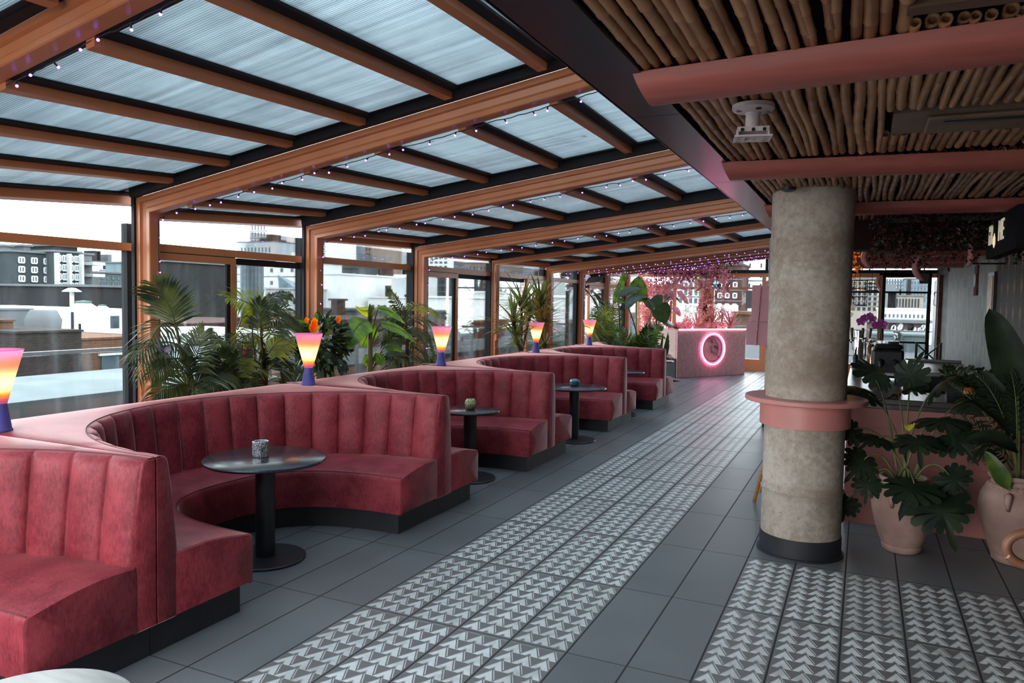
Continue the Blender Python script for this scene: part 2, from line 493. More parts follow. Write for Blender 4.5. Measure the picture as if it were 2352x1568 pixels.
# ---- end wall of glass (far)
YE = 20.1
t = thing('window_11', 'far end glazing of orange doors below black framed top lights', None, kind='structure')
f = MB()
f.box((-5.6, YE - .05, 2.40), (1.5, YE + .05, 2.50)); f.box((-5.6, YE - .05, 0), (1.5, YE + .05, .30)); f.box((-5.6, YE - .04, 2.09), (-1.9, YE + .04, 2.14))
for x in (-5.55, -4.6, -3.62, -2.33, -1.35): f.box((x - .05, YE - .05, .3), (x + .05, YE + .05, 2.4))
f.box((-2.31, YE - .06, .3), (-2.2, YE + .04, 2.3))
f.build('door_frame', ORANGE, t)
g = MB()
g.box((-5.6, YE - .07, 2.50), (1.5, YE + .05, 2.58)); 
for x in (-4.0, -2.28, -1.0): g.box((x - .035, YE - .04, 2.58), (x + .035, YE + .04, 3.1))
g.build('dark_frame', GASKET, t)
MB().box((-5.6, YE - .004, .3), (-1.0, YE + .004, 2.4)).build('glass_pane', WINGLASS, t)
MB().box((-5.6, YE - .004, 2.58), (-1.0, YE + .004, 3.1)).build('glass_pane', WINGLASS, t)
# bar side of the end wall
f = MB()
for x in (.40, 1.36): f.box((x - .04, YE - .06, .3), (x + .04, YE + .06, 2.42))
f.box((-1.0, YE - .05, 2.03), (1.4, YE + .05, 2.075)); f.box((.3, YE - .05, 2.42), (1.4, YE + .05, 2.5)); f.box((-1, YE - .05, .85), (1.4, YE + .05, .9))
f.build('mullion', GASKET, t)
MB().box((.30, YE - .11, .3), (.37, YE - .061, 2.45)).build('wood_post', simple('oak_post', (.42, .25, .13), .6, 0, .2, 4, stretch=(8, 8, 1)), t)
MB().box((-.9, YE - .004, .3), (1.4, YE + .004, 2.5)).build('glass_pane', WINGLASS, t)

# ---- dark metal soffit between the glass roof and the bamboo ceiling
mt, nt, bs = newmat('dark_soffit_metal'); setp(bs, color=(.018, .017, .022), rough=.22, spec=.6)
SOFFIT = mt
for j, (a, b) in enumerate(((-.8, 3.05), (3.056, 4.85), (4.856, 6.45), (6.456, 9.0), (9.006, 12.0), (12.006, 16.0), (16.006, 20.05))):
    mb = MB().box((-.90, a, 2.46), (-.70, b, 2.475)); mb.box((-.905, a, 2.46), (-.895, b, 3.25))
    struct('trim_%d' % (20 + j), mb, SOFFIT, 'dark metal soffit panel, %s from the camera' % ORD[j])
# solid roof slab above the bar
struct('ceiling_20', MB().box((-.89, -2.5, 2.62), (6.0, 20.3, 2.95)), simple('ceiling_black', (.02, .02, .022), .8), 'black painted slab above the bamboo')

# ---- bamboo ceiling: a course of poles between each pair of pink log beams
def bamboomat():
    mt, nt, bs = newmat('bamboo_cane')
    setp(bs, rough=.42, spec=.4)
    oi = nt.nodes.new('ShaderNodeObjectInfo')
    f = N(noise(nt, worldpos(nt), 2.5, 4, .6, stretch=(6, 1, 6)))
    k = (f * .7 + N(oi.outputs['Random']) * .45).ramp(.25, .9)
    nt.links.new(mixc(nt, k, (.20, .082, .034), (.46, .235, .115)), bs.inputs['Base Color'])
    return mt
BAMBOO = bamboomat()
RIND = simple('bamboo_cut_end', (.30, .17, .09), .7)
BEAMS = [2.58, 4.30, 6.20, 7.95, 9.7, 11.4, 13.1, 14.8]
SLOPE = [-.085, .10, .05, .0, .0, .0, .0, .0]
LOGR = .115
def pole_mesh(length, r, seed):
    rnd = random.Random(seed)
    pts, rad = [], []
    y = 0; node = rnd.uniform(.05, .2)
    ph, amp = rnd.uniform(0, 6), rnd.uniform(.002, .008)
    def off(q): return Vector((amp * math.sin(q * 5 + ph), q, amp * .4 * math.sin(q * 7 + ph)))
    ys = [(0, 1)]
    while node < length - .02:
        ys += [(node - .008, 1.0), (node - .003, 1.10), (node + .002, 1.10), (node + .007, .96)]
        nx = node + rnd.uniform(.17, .26); ys.append(((node + nx) / 2, .95)); node = nx
    ys.append((length, 1))
    ys = sorted(q for q in ys if 0 <= q[0] <= length)
    m_ = MB(); m_.tube([off(q) for q, _ in ys], [r * k for _, k in ys], 9, cap=False)
    # hollow cut ends
    for q, dq in ((0, .02), (length, -.02)):
        rin = r * .62
        A = [off(q) + Vector((math.cos(2 * PI * j / 9), 0, math.sin(2 * PI * j / 9))) * r for j in range(9)]
        B = [off(q) + Vector((math.cos(2 * PI * j / 9), 0, math.sin(2 * PI * j / 9))) * rin for j in range(9)]
        C = [p + Vector((0, dq, 0)) for p in B]
        m_.add(A + B + C, [(j, (j + 1) % 9, 9 + (j + 1) % 9, 9 + j) for j in range(9)] + [(9 + j, 9 + (j + 1) % 9, 18 + (j + 1) % 9, 18 + j) for j in range(9)] + [tuple(18 + j for j in range(9))])
    return m_
def course(k, ya, yb, xmax, cut=None):
    t = thing('ceiling_%d' % (30 + k), ['bamboo pole ceiling before the nearest pink log', 'bamboo pole ceiling with the projector mount, between the two nearest pink logs', 'bamboo pole ceiling just before the concrete column', 'bamboo pole ceiling over the bar front', 'bamboo pole ceiling deep over the bar', 'bamboo pole ceiling deeper over the bar', 'bamboo pole ceiling far over the bar'][k], None, kind='structure')
    x = -.685; n = 0
    rnd = random.Random(50 + k)
    while x < xmax:
        r = rnd.uniform(.0145, .021)
        x += r
        spans = [(ya, yb)]
        if cut and cut[0] < x < cut[1]: spans = [s_ for s_ in ((ya, cut[2]), (cut[3], yb)) if s_[1] - s_[0] > .05]
        for (a, b) in spans:
            a2, b2 = a + rnd.uniform(-.01, .03), b - rnd.uniform(-.01, .03)
            if n > 85 and k > 2: continue
            o = pole_mesh(b2 - a2, r, rnd.random()).build('bamboo_pole', BAMBOO, t, smooth=True)
            o.location = (x, a2, 2.462 + r + rnd.uniform(0, .006))
            o.rotation_euler = (0, 0, rnd.uniform(-.008, .008))
            n += 1
        x += r + rnd.uniform(.0, .003)
    return t
course(0, .75, BEAMS[0] - .06, .95, cut=(.06, .95, 0, 2.37))
course(1, BEAMS[0] + .09, BEAMS[1] - .09, 1.0, cut=(.055, 1.0, 3.36, 3.80))
course(2, BEAMS[1] + .09, BEAMS[2] - .09, 1.25)
course(3, BEAMS[2] + .09, BEAMS[3] - .09, 1.5)
course(4, BEAMS[3] + .09, BEAMS[4] - .09, 1.5)
course(5, BEAMS[4] + .09, BEAMS[5] - .09, 1.5)
course(6, BEAMS[5] + .09, BEAMS[6] - .09, 1.5)
for k, yb in enumerate(BEAMS):
    mb = MB()
    x1 = 1.495; sl = SLOPE[k]
    prof = []
    rows = []
    for j in range(13):
        a = PI * j / 12
        rows.append((LOGR * math.cos(a), -.030 - .062 * math.sin(a) if 0 < j < 12 else -.01))
    secs = [(-.80, .25), (-.78, .72), (-.74, .95), (-.70, 1), (.0, 1), (1.0, 1), (x1, 1)]
    secs = [(-.735, 1.0), (-.70, 1.0), (0, 1), (1, 1), (x1, 1)]
    g = []
    for si, (x, s_) in enumerate(secs):
        sh = .05 if si == 0 else 0
        g.append([Vector((x - (.06 * (-dz) / .147 * -1 if si == 0 else 0), yb + dy * s_ + sl * (x + .7), 2.475 + dz * s_)) for dy, dz in rows])
    mb.grid(g)
    mb.f.append(tuple(range(12, -1, -1)))
    mb.f.append(tuple((len(secs) - 1) * 13 + j for j in range(13)))
    o = mb.build('ceiling_beam', PINKBEAM, smooth=True, angle=50)
    fix_normals(o)
    tag(o, ['pink painted half log beam nearest the camera', 'second pink half log beam, behind the projector mount', 'pink half log beam at the concrete column', 'pink half log beam over the bar front'][k] if k < 4 else 'pink half log beam deep over the bar, %s of its row' % ORD[k], None, None, 'structure')

# ---- round concrete column
def concrete():
    mt, nt, bs = newmat('stained_concrete')
    setp(bs, rough=.78)
    p = worldpos(nt)
    a = N(noise(nt, p, 3, 5, .65)); b = N(noise(nt, p, 26, 4, .7)); c = N(noise(nt, p, 70, 2, .5))
    base = mixc(nt, (a * .6 + b * .4).ramp(.35, .65), (.25, .19, .145), (.45, .39, .33))
    sep = nt.nodes.new('ShaderNodeSeparateXYZ'); nt.links.new(p, sep.inputs[0])
    z = N(sep.outputs[2])
    pits = c.ramp(.66, .72) * .6
    band = (1.0 - (z - 1.30).abs().ramp(.05, .22)) * a.ramp(.35, .6) * .75
    low = (1.0 - (z - .46).abs().ramp(.015, .05)) * b.ramp(.4, .62) * .55
    c1 = mixc(nt, pits, base, (.17, .11, .06))
    c2 = mixc(nt, band, c1, (.16, .10, .06))
    c3 = mixc(nt, low, c2, (.17, .10, .05))
    nt.links.new(c3, bs.inputs['Base Color'])
    bump(nt, bs, b - c.ramp(.62, .7), .25, .006)
    return mt
CX, CY, CR = -.345, 5.53, .262
mb = MB()
mb.lathe([(CR, .12), (CR, .425), (CR + .008, .436), (CR + .011, .445), (CR + .002, .452), (CR, .49), (CR, 1.2), (CR, 2.62)], (CX, CY, 0), 72, False)
o = mb.build('column', concrete(), smooth=True)
tag(o, 'round stained concrete column on a black base', None, None, 'structure')
MB().lathe([(CR + .022, 0), (CR + .022, .012), (CR + .006, .014), (CR + .006, .135), (CR - .02, .137)], (CX, CY, 0), 72, False).build('base_ring', simple('black_rubber', (.016, .016, .02), .6), o, smooth=True, angle=30)
# pink drink ledge clamped round the column
t = thing('drink_ledge', 'pink round drink ledge ringing the concrete column', 'ledge', (CX, CY, .88))
mb = MB()
mb.lathe([(CR + .001, 1.045), (CR + .13, 1.045), (CR + .135, 1.05), (CR + .135, 1.072), (CR + .13, 1.077), (CR + .001, 1.077)], (CX, CY, 0), 72, False)
mb.build('ledge_top', PINK, t, smooth=True, angle=30)
MB().lathe([(CR + .001, .885), (CR + .032, .885), (CR + .032, 1.044), (CR + .001, 1.044)], (CX, CY, 0), 72, False).build('apron', PINK, t, smooth=True, angle=30)

# unseen wall added behind the camera to cut light on the bar side
struct('wall_light_block', MB().box((-.4, -2.62, 0), (6.0, -2.5, 2.62)), simple('dark_light_block', (.05, .045, .045), .8), 'unseen dark wall added behind the camera to cut light on the bar side')

# dark dropped bulkhead over the bar
struct('ceiling_50', MB().box((-.20, 7.34, 2.20), (1.49, 7.60, 2.459)), simple('dark_bulkhead', (.03, .014, .013), .8, spec=.1), 'dark dropped bulkhead over the bar')
struct('trim_40', MB().box((.07, 2.20, 2.463), (1.0, 2.26, 2.52)), simple('brown_batten', (.12, .06, .035), .7), 'brown batten in the gap of the nearest bamboo course')
# ================================================================ rose velvet banquettes
XF, XB = -2.94, -4.54
DIV = [-.2, 2.42, 5.07, 7.30, 9.97, 12.24, 14.65]
def sup(a, n):
    c, s_ = math.cos(a), math.sin(a)
    return abs(c) ** (2 / n), math.copysign(abs(s_) ** (2 / n), s_)
def ucurve(th, yc, half, depth, n, z):
    c, s_ = sup(th, n)
    return Vector((XF - depth * c, yc + half * s_, z))
def banquette(k, y0, y1, label, te=PI / 2):
    yc, hs = (y0 + y1) / 2, (y1 - y0) / 2
    t = thing('banquette', label, 'banquette', (-3.8, yc, 0), 'channel-backed booth banquettes')
    arm = .61 if hs > 1.15 else .57
    hi = hs - arm                                        # half opening of the seat
    NT = 96
    half = te < PI / 2
    ths = [-PI / 2 + (te + PI / 2) * (i / NT) for i in range(NT + 1)]
    ytop = yc + .06 if half else y1
    inner = lambda th, z, g=0: ucurve(th, yc, hi + g, .965 + g, 2.7, z)
    bb = lambda th, z, g=0: ucurve(th, yc, hs - .118 + g, 1.335 + g, 2.15, z)
    tp = lambda th, z, g=0: ucurve(th, yc, hs - .066 + g, 1.39 + g, 2.1, z)
    # seat
    rows = []
    for th in ths:
        I = lambda z, g: inner(th, z, g)
        b_ = bb(th, .468)
        r = [I(.155, .02), I(.155, 0), I(.24, -.003), I(.385, -.004), I(.405, .0), I(.418, .008), I(.426, .024)]
        i0 = I(.43, .05)
        for q in (.12, .35, .6, .85, 1.03):
            p = i0.lerp(b_, q); p.z = .43 + .038 * math.sin(min(q, 1) * PI / 2) + .012 * math.sin(min(q, 1) * PI)
            r.append(p)
        r.append(bb(th, .36, .02)); r.append(bb(th, .155, .02))
        rows.append(r)
    mb = MB(); mb.grid(rows)
    nr = len(rows[0])
    for e in (0, len(rows) - 1):                         # end faces of the two arms, softly puffed
        r = rows[e]
        c = sum((Vector(p) for p in r), Vector()) / nr
        base = len(mb.v)
        mb.v += [tuple(Vector(p) + Vector((.010, 0, 0)) + (c - Vector(p)) * .06) for p in r]
        mb.v.append((XF + .014, c.y, .30))
        for j in range(nr - 1):
            mb.f.append((e * nr + j, e * nr + j + 1, base + j + 1, base + j)); mb.f.append((base + j, base + j + 1, base + nr))
        mb.f.append((base + nr - 1, base, base + nr))
    o = fix_normals(mb.build('seat', VELVET, t, smooth=True, angle=42))
    # piping along the front edge of the seat
    pm = MB(); pm.tube([inner(th, .421, .010) for th in ths], .0035, 5)
    pm.build('piping', PIPING, o, smooth=True)
    # channelled backrest
    L = 0; cum = [0]; M = 1600
    tt = [-PI / 2 + (te + PI / 2) * i / M for i in range(M + 1)]
    pp = [tp(a, 0) for a in tt]
    for i in range(M): cum.append(cum[-1] + (pp[i + 1] - pp[i]).length)
    nch = round(cum[-1] / .207)
    fr = [0, .025, .09, .22, .4, .6, .78, .91, .975]
    ss = [(c + f) / nch * cum[-1] for c in range(nch) for f in fr] + [cum[-1]]
    def th_at(s_):
        lo, hi_ = 0, M
        while hi_ - lo > 1:
            md = (lo + hi_) // 2
            if cum[md] <= s_: lo = md
            else: hi_ = md
        f = (s_ - cum[lo]) / max(1e-9, cum[hi_] - cum[lo])
        return tt[lo] + (tt[hi_] - tt[lo]) * f
    hts = [(.43, 0, 1), (.52, .1, 1), (.62, .27, 1), (.74, .55, 1), (.84, .8, 1), (.905, .96, .95), (.930, 1.04, .7), (.942, 1.16, .35), (.946, 1.34, .0)]
    rows = []; topline = []; seam = []
    for i, s_ in enumerate(ss):
        a = th_at(s_)
        f = fr[i % len(fr)] if i < len(ss) - 1 else 0
        bul = .042 * math.sqrt(max(0, 1 - (2 * f - 1) ** 2)) - .006
        P0, P1 = bb(a, 0), tp(a, 0)
        nrm = Vector((P1.x - XF, P1.y - yc, 0)); 
        da = .01; tg = (tp(min(a + da, PI / 2), 0) - tp(max(a - da, -PI / 2), 0))
        nrm = Vector((tg.y, -tg.x, 0)); nrm = nrm.normalized() if nrm.length > 1e-9 else Vector((0, 1, 0))
        if nrm.dot(Vector((-.6, P1.y - yc, 0)) if abs(P1.x - XF) < .4 else Vector((P1.x - XF, P1.y - yc, 0))) < 0: nrm = -nrm
        r = []
        for z, q, w in hts:
            p = P0.lerp(P1, q if q <= 1 else 1)
            p = p + nrm * ((q - 1) * .10 if q > 1 else 0) - nrm * (bul * w)
            p.z = z
            if p.x > XF: p.x = XF
            r.append(p)
        rows.append(r); topline.append(r[-1])
    o = fix_normals(MB().grid(rows).build('backrest', VELVET, t, smooth=True))
    # seam cord where channels meet the flat top
    MB().tube([p + Vector((0, 0, .001)) for p in topline[::2]], .003, 5).build('piping', PIPING, o, smooth=True)
    # flat upholstered top, out to the straight outer line
    def outer(p):
        d = p - Vector((XF + .0, yc, p.z)); 
        k_ = 1e9
        if d.x < -1e-6: k_ = min(k_, (XB - XF) / d.x)
        if abs(d.y) > 1e-6: k_ = min(k_, (hs - .002) / abs(d.y))
        return Vector((XF + d.x * k_, yc + d.y * k_, p.z))
    rows = []
    pts = list(topline)
    for p in pts:
        q = outer(p); w = (q - p).length
        r = []
        for u in (0, .06, .25, .5, .75, .94, 1.0):
            v = p.lerp(q, u); v.z = .946 + (.010 * math.sin(PI * u) if w > .1 else .004 * math.sin(PI * u)) - (.006 if u == 1 else 0)
            r.append(v)
        e = Vector(r[-1]); e.z = .80; r.append(e)
        rows.append(r)
    mb = MB().grid(rows)
    for sgn in ((-1,) if half else (-1, 1)):                                  # fill to the outer corners
        c0 = Vector((XB, yc + sgn * (hs - .002), .94))
        cand = [r for r in rows if (r[-2].y - yc) * sgn > 0]
        A = min((r[-2] for r in cand if abs(abs(r[-2].y - yc) - (hs - .002)) < 1e-4), key=lambda v: v.x)
        B = max((r[-2] for r in cand if abs(r[-2].x - XB) < 1e-4), key=lambda v: (v.y - yc) * sgn)
        mb.add([A, c0, B], [(0, 1, 2)])
    fix_normals(mb.build('top_ledge', VELVET, t, smooth=True, angle=50))
    MB().add([(XB, y0 + .002, 0), (XB, ytop - .002, 0), (XB, ytop - .002, .942), (XB, y0 + .002, .942), (XB + .03, y0 + .002, 0), (XB + .03, ytop - .002, 0), (XB + .03, ytop - .002, .93), (XB + .03, y0 + .002, .93)], [(0, 3, 2, 1), (4, 5, 6, 7), (0, 1, 5, 4), (1, 2, 6, 5), (2, 3, 7, 6), (3, 0, 4, 7)]).build('back_panel', VELVET, t)
    # half of each divider's end face
    for sg in ((-1,) if half else (-1, 1)):
        ye = yc + sg * hs
        prof = [(0.0015, .155), (.116, .155), (.116, .43), (.112, .56), (.103, .68), (.090, .80), (.076, .90), (.068, .93), (.055, .944), (.0015, .947)]
        ins = [(min(a + .004, .11) if a < .01 else a - .012, min(max(z, .162), .938)) for a, z in prof]
        n = len(prof)
        v = [(XF - .12, ye - sg * a, z) for a, z in prof] + [(XF - .004, ye - sg * a, z) for a, z in prof] + [(XF + .006, ye - sg * a, z) for a, z in ins] 
        f = [tuple(2 * n + j for j in range(n))] + [(r * n + j, r * n + (j + 1) % n, (r + 1) * n + (j + 1) % n, (r + 1) * n + j) for r in (0, 1) for j in range(n)]
        o = fix_normals(MB().add(v, f).build('end_panel', VELVET, t, smooth=True, angle=50))
    # recessed black plinth
    poly = [(XF - .045, y0 + .002)] + [(min(p.x, XF - .045), p.y) for p in (inner(th, 0, .045) for th in ths)] + ([(XB + .04, yc)] if half else [(XF - .045, y1 - .002), (XB + .04, y1 - .002)]) + [(XB + .04, y0 + .002)]
    fix_normals(MB().prism(poly, 0, .157).build('plinth', PLINTH, t))
    return t
BL = ['rose velvet booth banquette nearest the camera, cut by the photo edge', 'rose velvet booth banquette around the table with the silver mosaic candle holder',
      'rose velvet booth banquette around the table with the green candle holder', 'rose velvet booth banquette around the table with the blue glass votive',
      'rose velvet booth banquette second from the pink host desk', 'half rose velvet booth banquette closest to the pink host desk']
for k in range(6): banquette(k, DIV[k], DIV[k + 1], BL[k], .02 if k == 5 else PI / 2)

# ---------------------------------------------------------------- pedestal tables
def pedestal(loc, r, label, br=None):
    t = thing('pedestal_table', label, 'table', (loc[0], loc[1], 0), 'black pedestal tables in the booths')
    br = br or r * .68
    MB().lathe([(1e-4, .634), (r * .9, .634), (r - .012, .638), (r - .003, .645), (r, .652), (r - .003, .659), (r - .008, .662), (1e-4, .662)], t.location, 72, False).build('table_top', TABLEBLK, t, smooth=True, angle=35)
    MB().lathe([(.062, .018), (.062, .634)], t.location, 32, False).build('pedestal', BLACKM, t, smooth=True)
    MB().lathe([(br, 0), (br, .012), (br - .006, .018), (.062, .022)], t.location, 64).build('base_plate', BLACKM, t, smooth=True, angle=35)
    MB().lathe([(.11, .622), (.11, .634)], t.location, 24).build('top_bracket', BLACKM, t)
TB = [((-3.46, 3.68), .385, 'black round pedestal table with the silver mosaic candle holder', .255), ((-3.345, 6.255), .285, 'black round pedestal table with the green mosaic globe', .25),
      ((-3.17, 8.62), .39, 'black round pedestal table with the blue glass votive', .27), ((-3.30, 10.96), .36, 'black round pedestal table in the booth second from the pink desk', .26), ((-3.42, 13.4), .36, 'black round pedestal table in the booth closest to the pink desk', .26)]
for q in TB: pedestal(*q)
# pale round table top right by the camera
t = thing('side_table', 'pale grey round table top at the bottom edge of the photo', 'table', (-1.70, 1.035, 0))
MB().lathe([(1e-4, .705), (.22, .705), (.236, .712), (.24, .722), (.236, .732), (.228, .735), (1e-4, .735)], t.location, 64, False).build('table_top', simple('pale_ash_wood', (.42, .41, .385), .4, 0, .12, 2, stretch=(3, 24, 3), spec=.5), t, smooth=True, angle=35)
MB().lathe([(.03, .015), (.03, .705)], t.location, 24, False).build('pedestal', BLACKM, t, smooth=True)
MB().lathe([(.17, 0), (.17, .01), (.03, .02)], t.location, 48).build('base_plate', BLACKM, t, smooth=True, angle=35)

# ---------------------------------------------------------------- candle holders
def mosaicmat(name, c1, c2, gap, scale, metal=0, rough=.25):
    mt, nt, bs = newmat(name)
    vo = nt.nodes.new('ShaderNodeTexVoronoi'); vo.feature = 'DISTANCE_TO_EDGE'; vo.inputs['Scale'].default_value = scale
    nt.links.new(coords(nt), vo.inputs['Vector'])
    v2 = nt.nodes.new('ShaderNodeTexVoronoi'); v2.inputs['Scale'].default_value = scale; nt.links.new(coords(nt), v2.inputs['Vector'])
    sp = nt.nodes.new('ShaderNodeSeparateColor'); nt.links.new(v2.outputs['Color'], sp.inputs[0])
    e = N(vo.outputs['Distance']).ramp(.04, .10)
    nt.links.new(mixc(nt, e, gap, mixc(nt, N(sp.outputs[0]), c1, c2)), bs.inputs['Base Color'])
    setp(bs, rough=rough, metal=metal); bump(nt, bs, e, .4, .003)
    return mt
t = thing('candle_holder', 'silver mosaic candle holder on the nearest black table', 'candle holder', (-3.505, 3.685, .662), 'candle holders on the booth tables')
mb = MB(); mb.lathe([(.044, 0), (.050, .004), (.053, .05), (.053, .098), (.050, .102), (.047, .098), (.046, .02), (1e-4, .018)], t.location, 8, True)
mb.build('glass_cup', mosaicmat('silver_mosaic', (.75, .76, .80), (.42, .43, .50), (.03, .03, .04), 75, .55), t)
MB().lathe([(.036, .0185), (.036, .05), (1e-4, .05)], t.location, 20).build('candle', simple('wax', (.75, .72, .62), .6), t)
t = thing('candle_holder', 'green mosaic globe candle holder on the second black table', 'candle holder', (-3.345, 6.255, .662), 'candle holders on the booth tables')
mb = MB(); mb.lathe([(.028, 0), (.045, .012), (.056, .042), (.056, .062), (.046, .088), (.036, .100), (.032, .098), (.046, .06), (.03, .02), (1e-4, .018)], t.location, 28, True)
mb.build('glass_cup', mosaicmat('green_mosaic', (.36, .48, .20), (.62, .60, .30), (.05, .07, .02), 60), t, smooth=True)
MB().lathe([(.02, .02), (.02, .05), (1e-4, .05)], t.location, 20).build('candle', MATS['wax'], t)
t = thing('candle_holder', 'blue glass votive with a dark band on the third black table', 'candle holder', (-3.21, 8.72, .662), 'candle holders on the booth tables')
teal = simple('teal_glass', (.05, .30, .36), .15, 0, .2, 40, spec=.7)
MB().lathe([(.035, 0), (.052, .010), (.060, .032), (.060, .038)], t.location, 28).build('glass_bowl', teal, t, smooth=True)
MB().lathe([(.062, .038), (.063, .043), (.062, .048)], t.location, 28).build('dark_band', simple('dark_band', (.02, .03, .035), .3, .5), t, smooth=True)
MB().lathe([(.060, .048), (.058, .064), (.046, .076), (.036, .080), (.034, .074), (1e-4, .07)], t.location, 28, False).build('lid_rim', teal, t, smooth=True)

# ---------------------------------------------------------------- sunset lamps on the divider tops
def shademat():
    mt, nt, bs = newmat('sunset_lamp_shade')
    nt.nodes.remove(bs); out = nt.nodes['Material Output']
    sep = nt.nodes.new('ShaderNodeSeparateXYZ'); nt.links.new(coords(nt), sep.inputs[0])
    z = N(sep.outputs[2])
    c = mixc(nt, z.ramp(.16, .20), (.70, .16, .42), (1.0, .36, .04))
    c = mixc(nt, z.ramp(.19, .24), c, (1.0, .88, .50))  # pale yellow middle puts the bulb's hot core into the shade colour
    c = mixc(nt, z.ramp(.29, .36), c, (1.0, .36, .22))
    c = mixc(nt, z.ramp(.36, .43), c, (1.0, .36, .66))
    tl = nt.nodes.new('ShaderNodeBsdfTranslucent'); nt.links.new(c, tl.inputs[0])
    df = nt.nodes.new('ShaderNodeBsdfDiffuse'); nt.links.new(c, df.inputs[0])
    mx = nt.nodes.new('ShaderNodeMixShader'); mx.inputs[0].default_value = .30
    nt.links.new(tl.outputs[0], mx.inputs[1]); nt.links.new(df.outputs[0], mx.inputs[2]); nt.links.new(mx.outputs[0], out.inputs['Surface'])
    return mt
SHADE = shademat()
BLUEB = simple('blue_lamp_base', (.075, .062, .30), .5, 0, .08, 8)
BULB = emitmat('warm_bulb', (1, .72, .35), 14)
LAMPS = [((-4.178, 2.466), 'sunset lamp cut by the left edge of the photo, on the nearest divider'), ((-4.242, 5.02), 'sunset lamp before the orange flowering shrub, nearest whole one'),
         ((-4.312, 7.345), 'sunset lamp beside the sliding door stile, behind the green candle table'), ((-4.257, 9.932), 'sunset lamp in front of the sword-leaved dracaenas'), ((-4.242, 12.198), 'farthest sunset lamp, before the big palm')]
lamp0 = None
for (x, y), lab in LAMPS:
    if lamp0 is None:
        t = thing('table_lamp', lab, 'lamp', (x, y, .951), 'sunset lamps on the booth dividers'); lamp0 = t
        L = t.location
        MB().lathe([(.060, 0), (.060, .010), (.056, .014), (.036, .148), (.030, .150)], L, 40).build('lamp_base', BLUEB, t, smooth=True, angle=40)
        s_ = MB(); s_.lathe([(.036, .150), (.040, .165), (.116, .438)], L, 48, False)
        s_.tube([L + Vector((.116 * math.cos(2 * PI * j / 48), .116 * math.sin(2 * PI * j / 48), .438)) for j in range(49)], .0018, 5, cap=False)
        s_.build('lamp_shade', SHADE, t, smooth=True, angle=40)
        MB().ball(L + Vector((0, 0, .262)), .017, 12, 8).build('bulb', BULB, t, smooth=True)
        MB().lathe([(.012, .15), (.012, .246)], L, 12).build('bulb_socket', BLACKM, t)
        c_ = MB(); c_.tube([L + Vector(p) for p in ((-.05, 0, .006), (-.09, .01, .006), (-.15, .05, .007), (-.22, .04, .006), (-.28, .05, .002))], .004, 6); c_.build('power_cord', simple('pale_cord', (.5, .40, .38), .5), t)
        first = False
    else:
        t = dup(lamp0, None, (x, y, .951), lab)
    pl = bpy.data.lights.new('lamp_light', 'POINT'); pl.energy = LAMPW; pl.color = (1, .80, .50); pl.shadow_soft_size = .018
    po = bpy.data.objects.new('lamp_light', pl); COL.objects.link(po); po.location = (0, 0, .265); po.parent = t

# ---------------------------------------------------------------- fairy lights along the arches
FAIRY = emitmat('violet_led', (.38, .13, 1.0), 6)
WIRE = simple('dark_wire', (.015, .013, .02), .6)
_bulb = {}
def fairy(name_label, pts, step, seed, n_max=95, hang=.03):
    """a wire along a polyline with small lights every step metres"""
    rnd = random.Random(seed)
    t = thing('string_lights', name_label, 'fairy lights', pts[0], 'violet fairy lights on the arches')
    fine = []
    for a, b in zip(pts, pts[1:]):
        a, b = Vector(a), Vector(b); n = max(2, int((b - a).length / .045))
        for i in range(n):
            f = i / n
            p = a.lerp(b, f) + Vector((0, rnd.uniform(-.003, .003), rnd.uniform(-.006, .004)))
            fine.append(p)
    fine.append(Vector(pts[-1]))
    MB().tube(fine, .0032, 5).build('wire', WIRE, t, smooth=True)
    acc = rnd.uniform(.02, step); d = 0; n = 0
    for a, b in zip(fine, fine[1:]):
        d += (b - a).length
        if d > acc and n < n_max:
            acc += step * rnd.uniform(.7, 1.3); n += 1
            if not _bulb:
                hb = MB(); hb.tube([(0, 0, 0), (0, 0, -.022)], .0045, 6); o = hb.build('light_socket', WIRE); _bulb['s'] = o.data; bpy.data.objects.remove(o)
                o = MB().ball((0, 0, -.027), .0072, 8, 6).build('led_bulb', FAIRY, smooth=True); _bulb['b'] = o.data; bpy.data.objects.remove(o)
            k = bpy.data.objects.new('led_bulb', _bulb['b']); COL.objects.link(k); k.parent = t
            k.location = b - t.location; k.rotation_euler = (rnd.uniform(-.9, .9), rnd.uniform(-.9, .9), 0)
            s2 = bpy.data.objects.new('light_socket', _bulb['s']); COL.objects.link(s2); s2.parent = k
for i in range(9):
    Y, X, z, s_, wd, dp = POSTS[i]
    if i == 4: continue
    v = dp + .012
    xr = XR - .03
    pts = []
    for q in range(13):
        x = X + .3 + (xr - X - .3) * q / 12
        pts.append((x, Y + wd + .008, z + s_ * (x - X) - v * 1.02 - (.008 if q % 2 else 0)))
    down = [(X + v, Y + wd * .8, zz) for zz in (.95, 1.3, 1.6, 1.9, z - .16)] if i in (1, 2, 3, 5, 6, 7, 8) else []
    fairy('violet fairy lights on the %s arch from the camera' % ORD[i].replace('nearest', 'first'), down + pts, .16 if i < 5 else .13, 30 + i)
    if i >= 6:
        fairy('second run of violet fairy lights on the %s arch from the camera' % ORD[i], [(p[0], p[1] - wd - .02, p[2] + .05) for p in pts], .16, 60 + i)
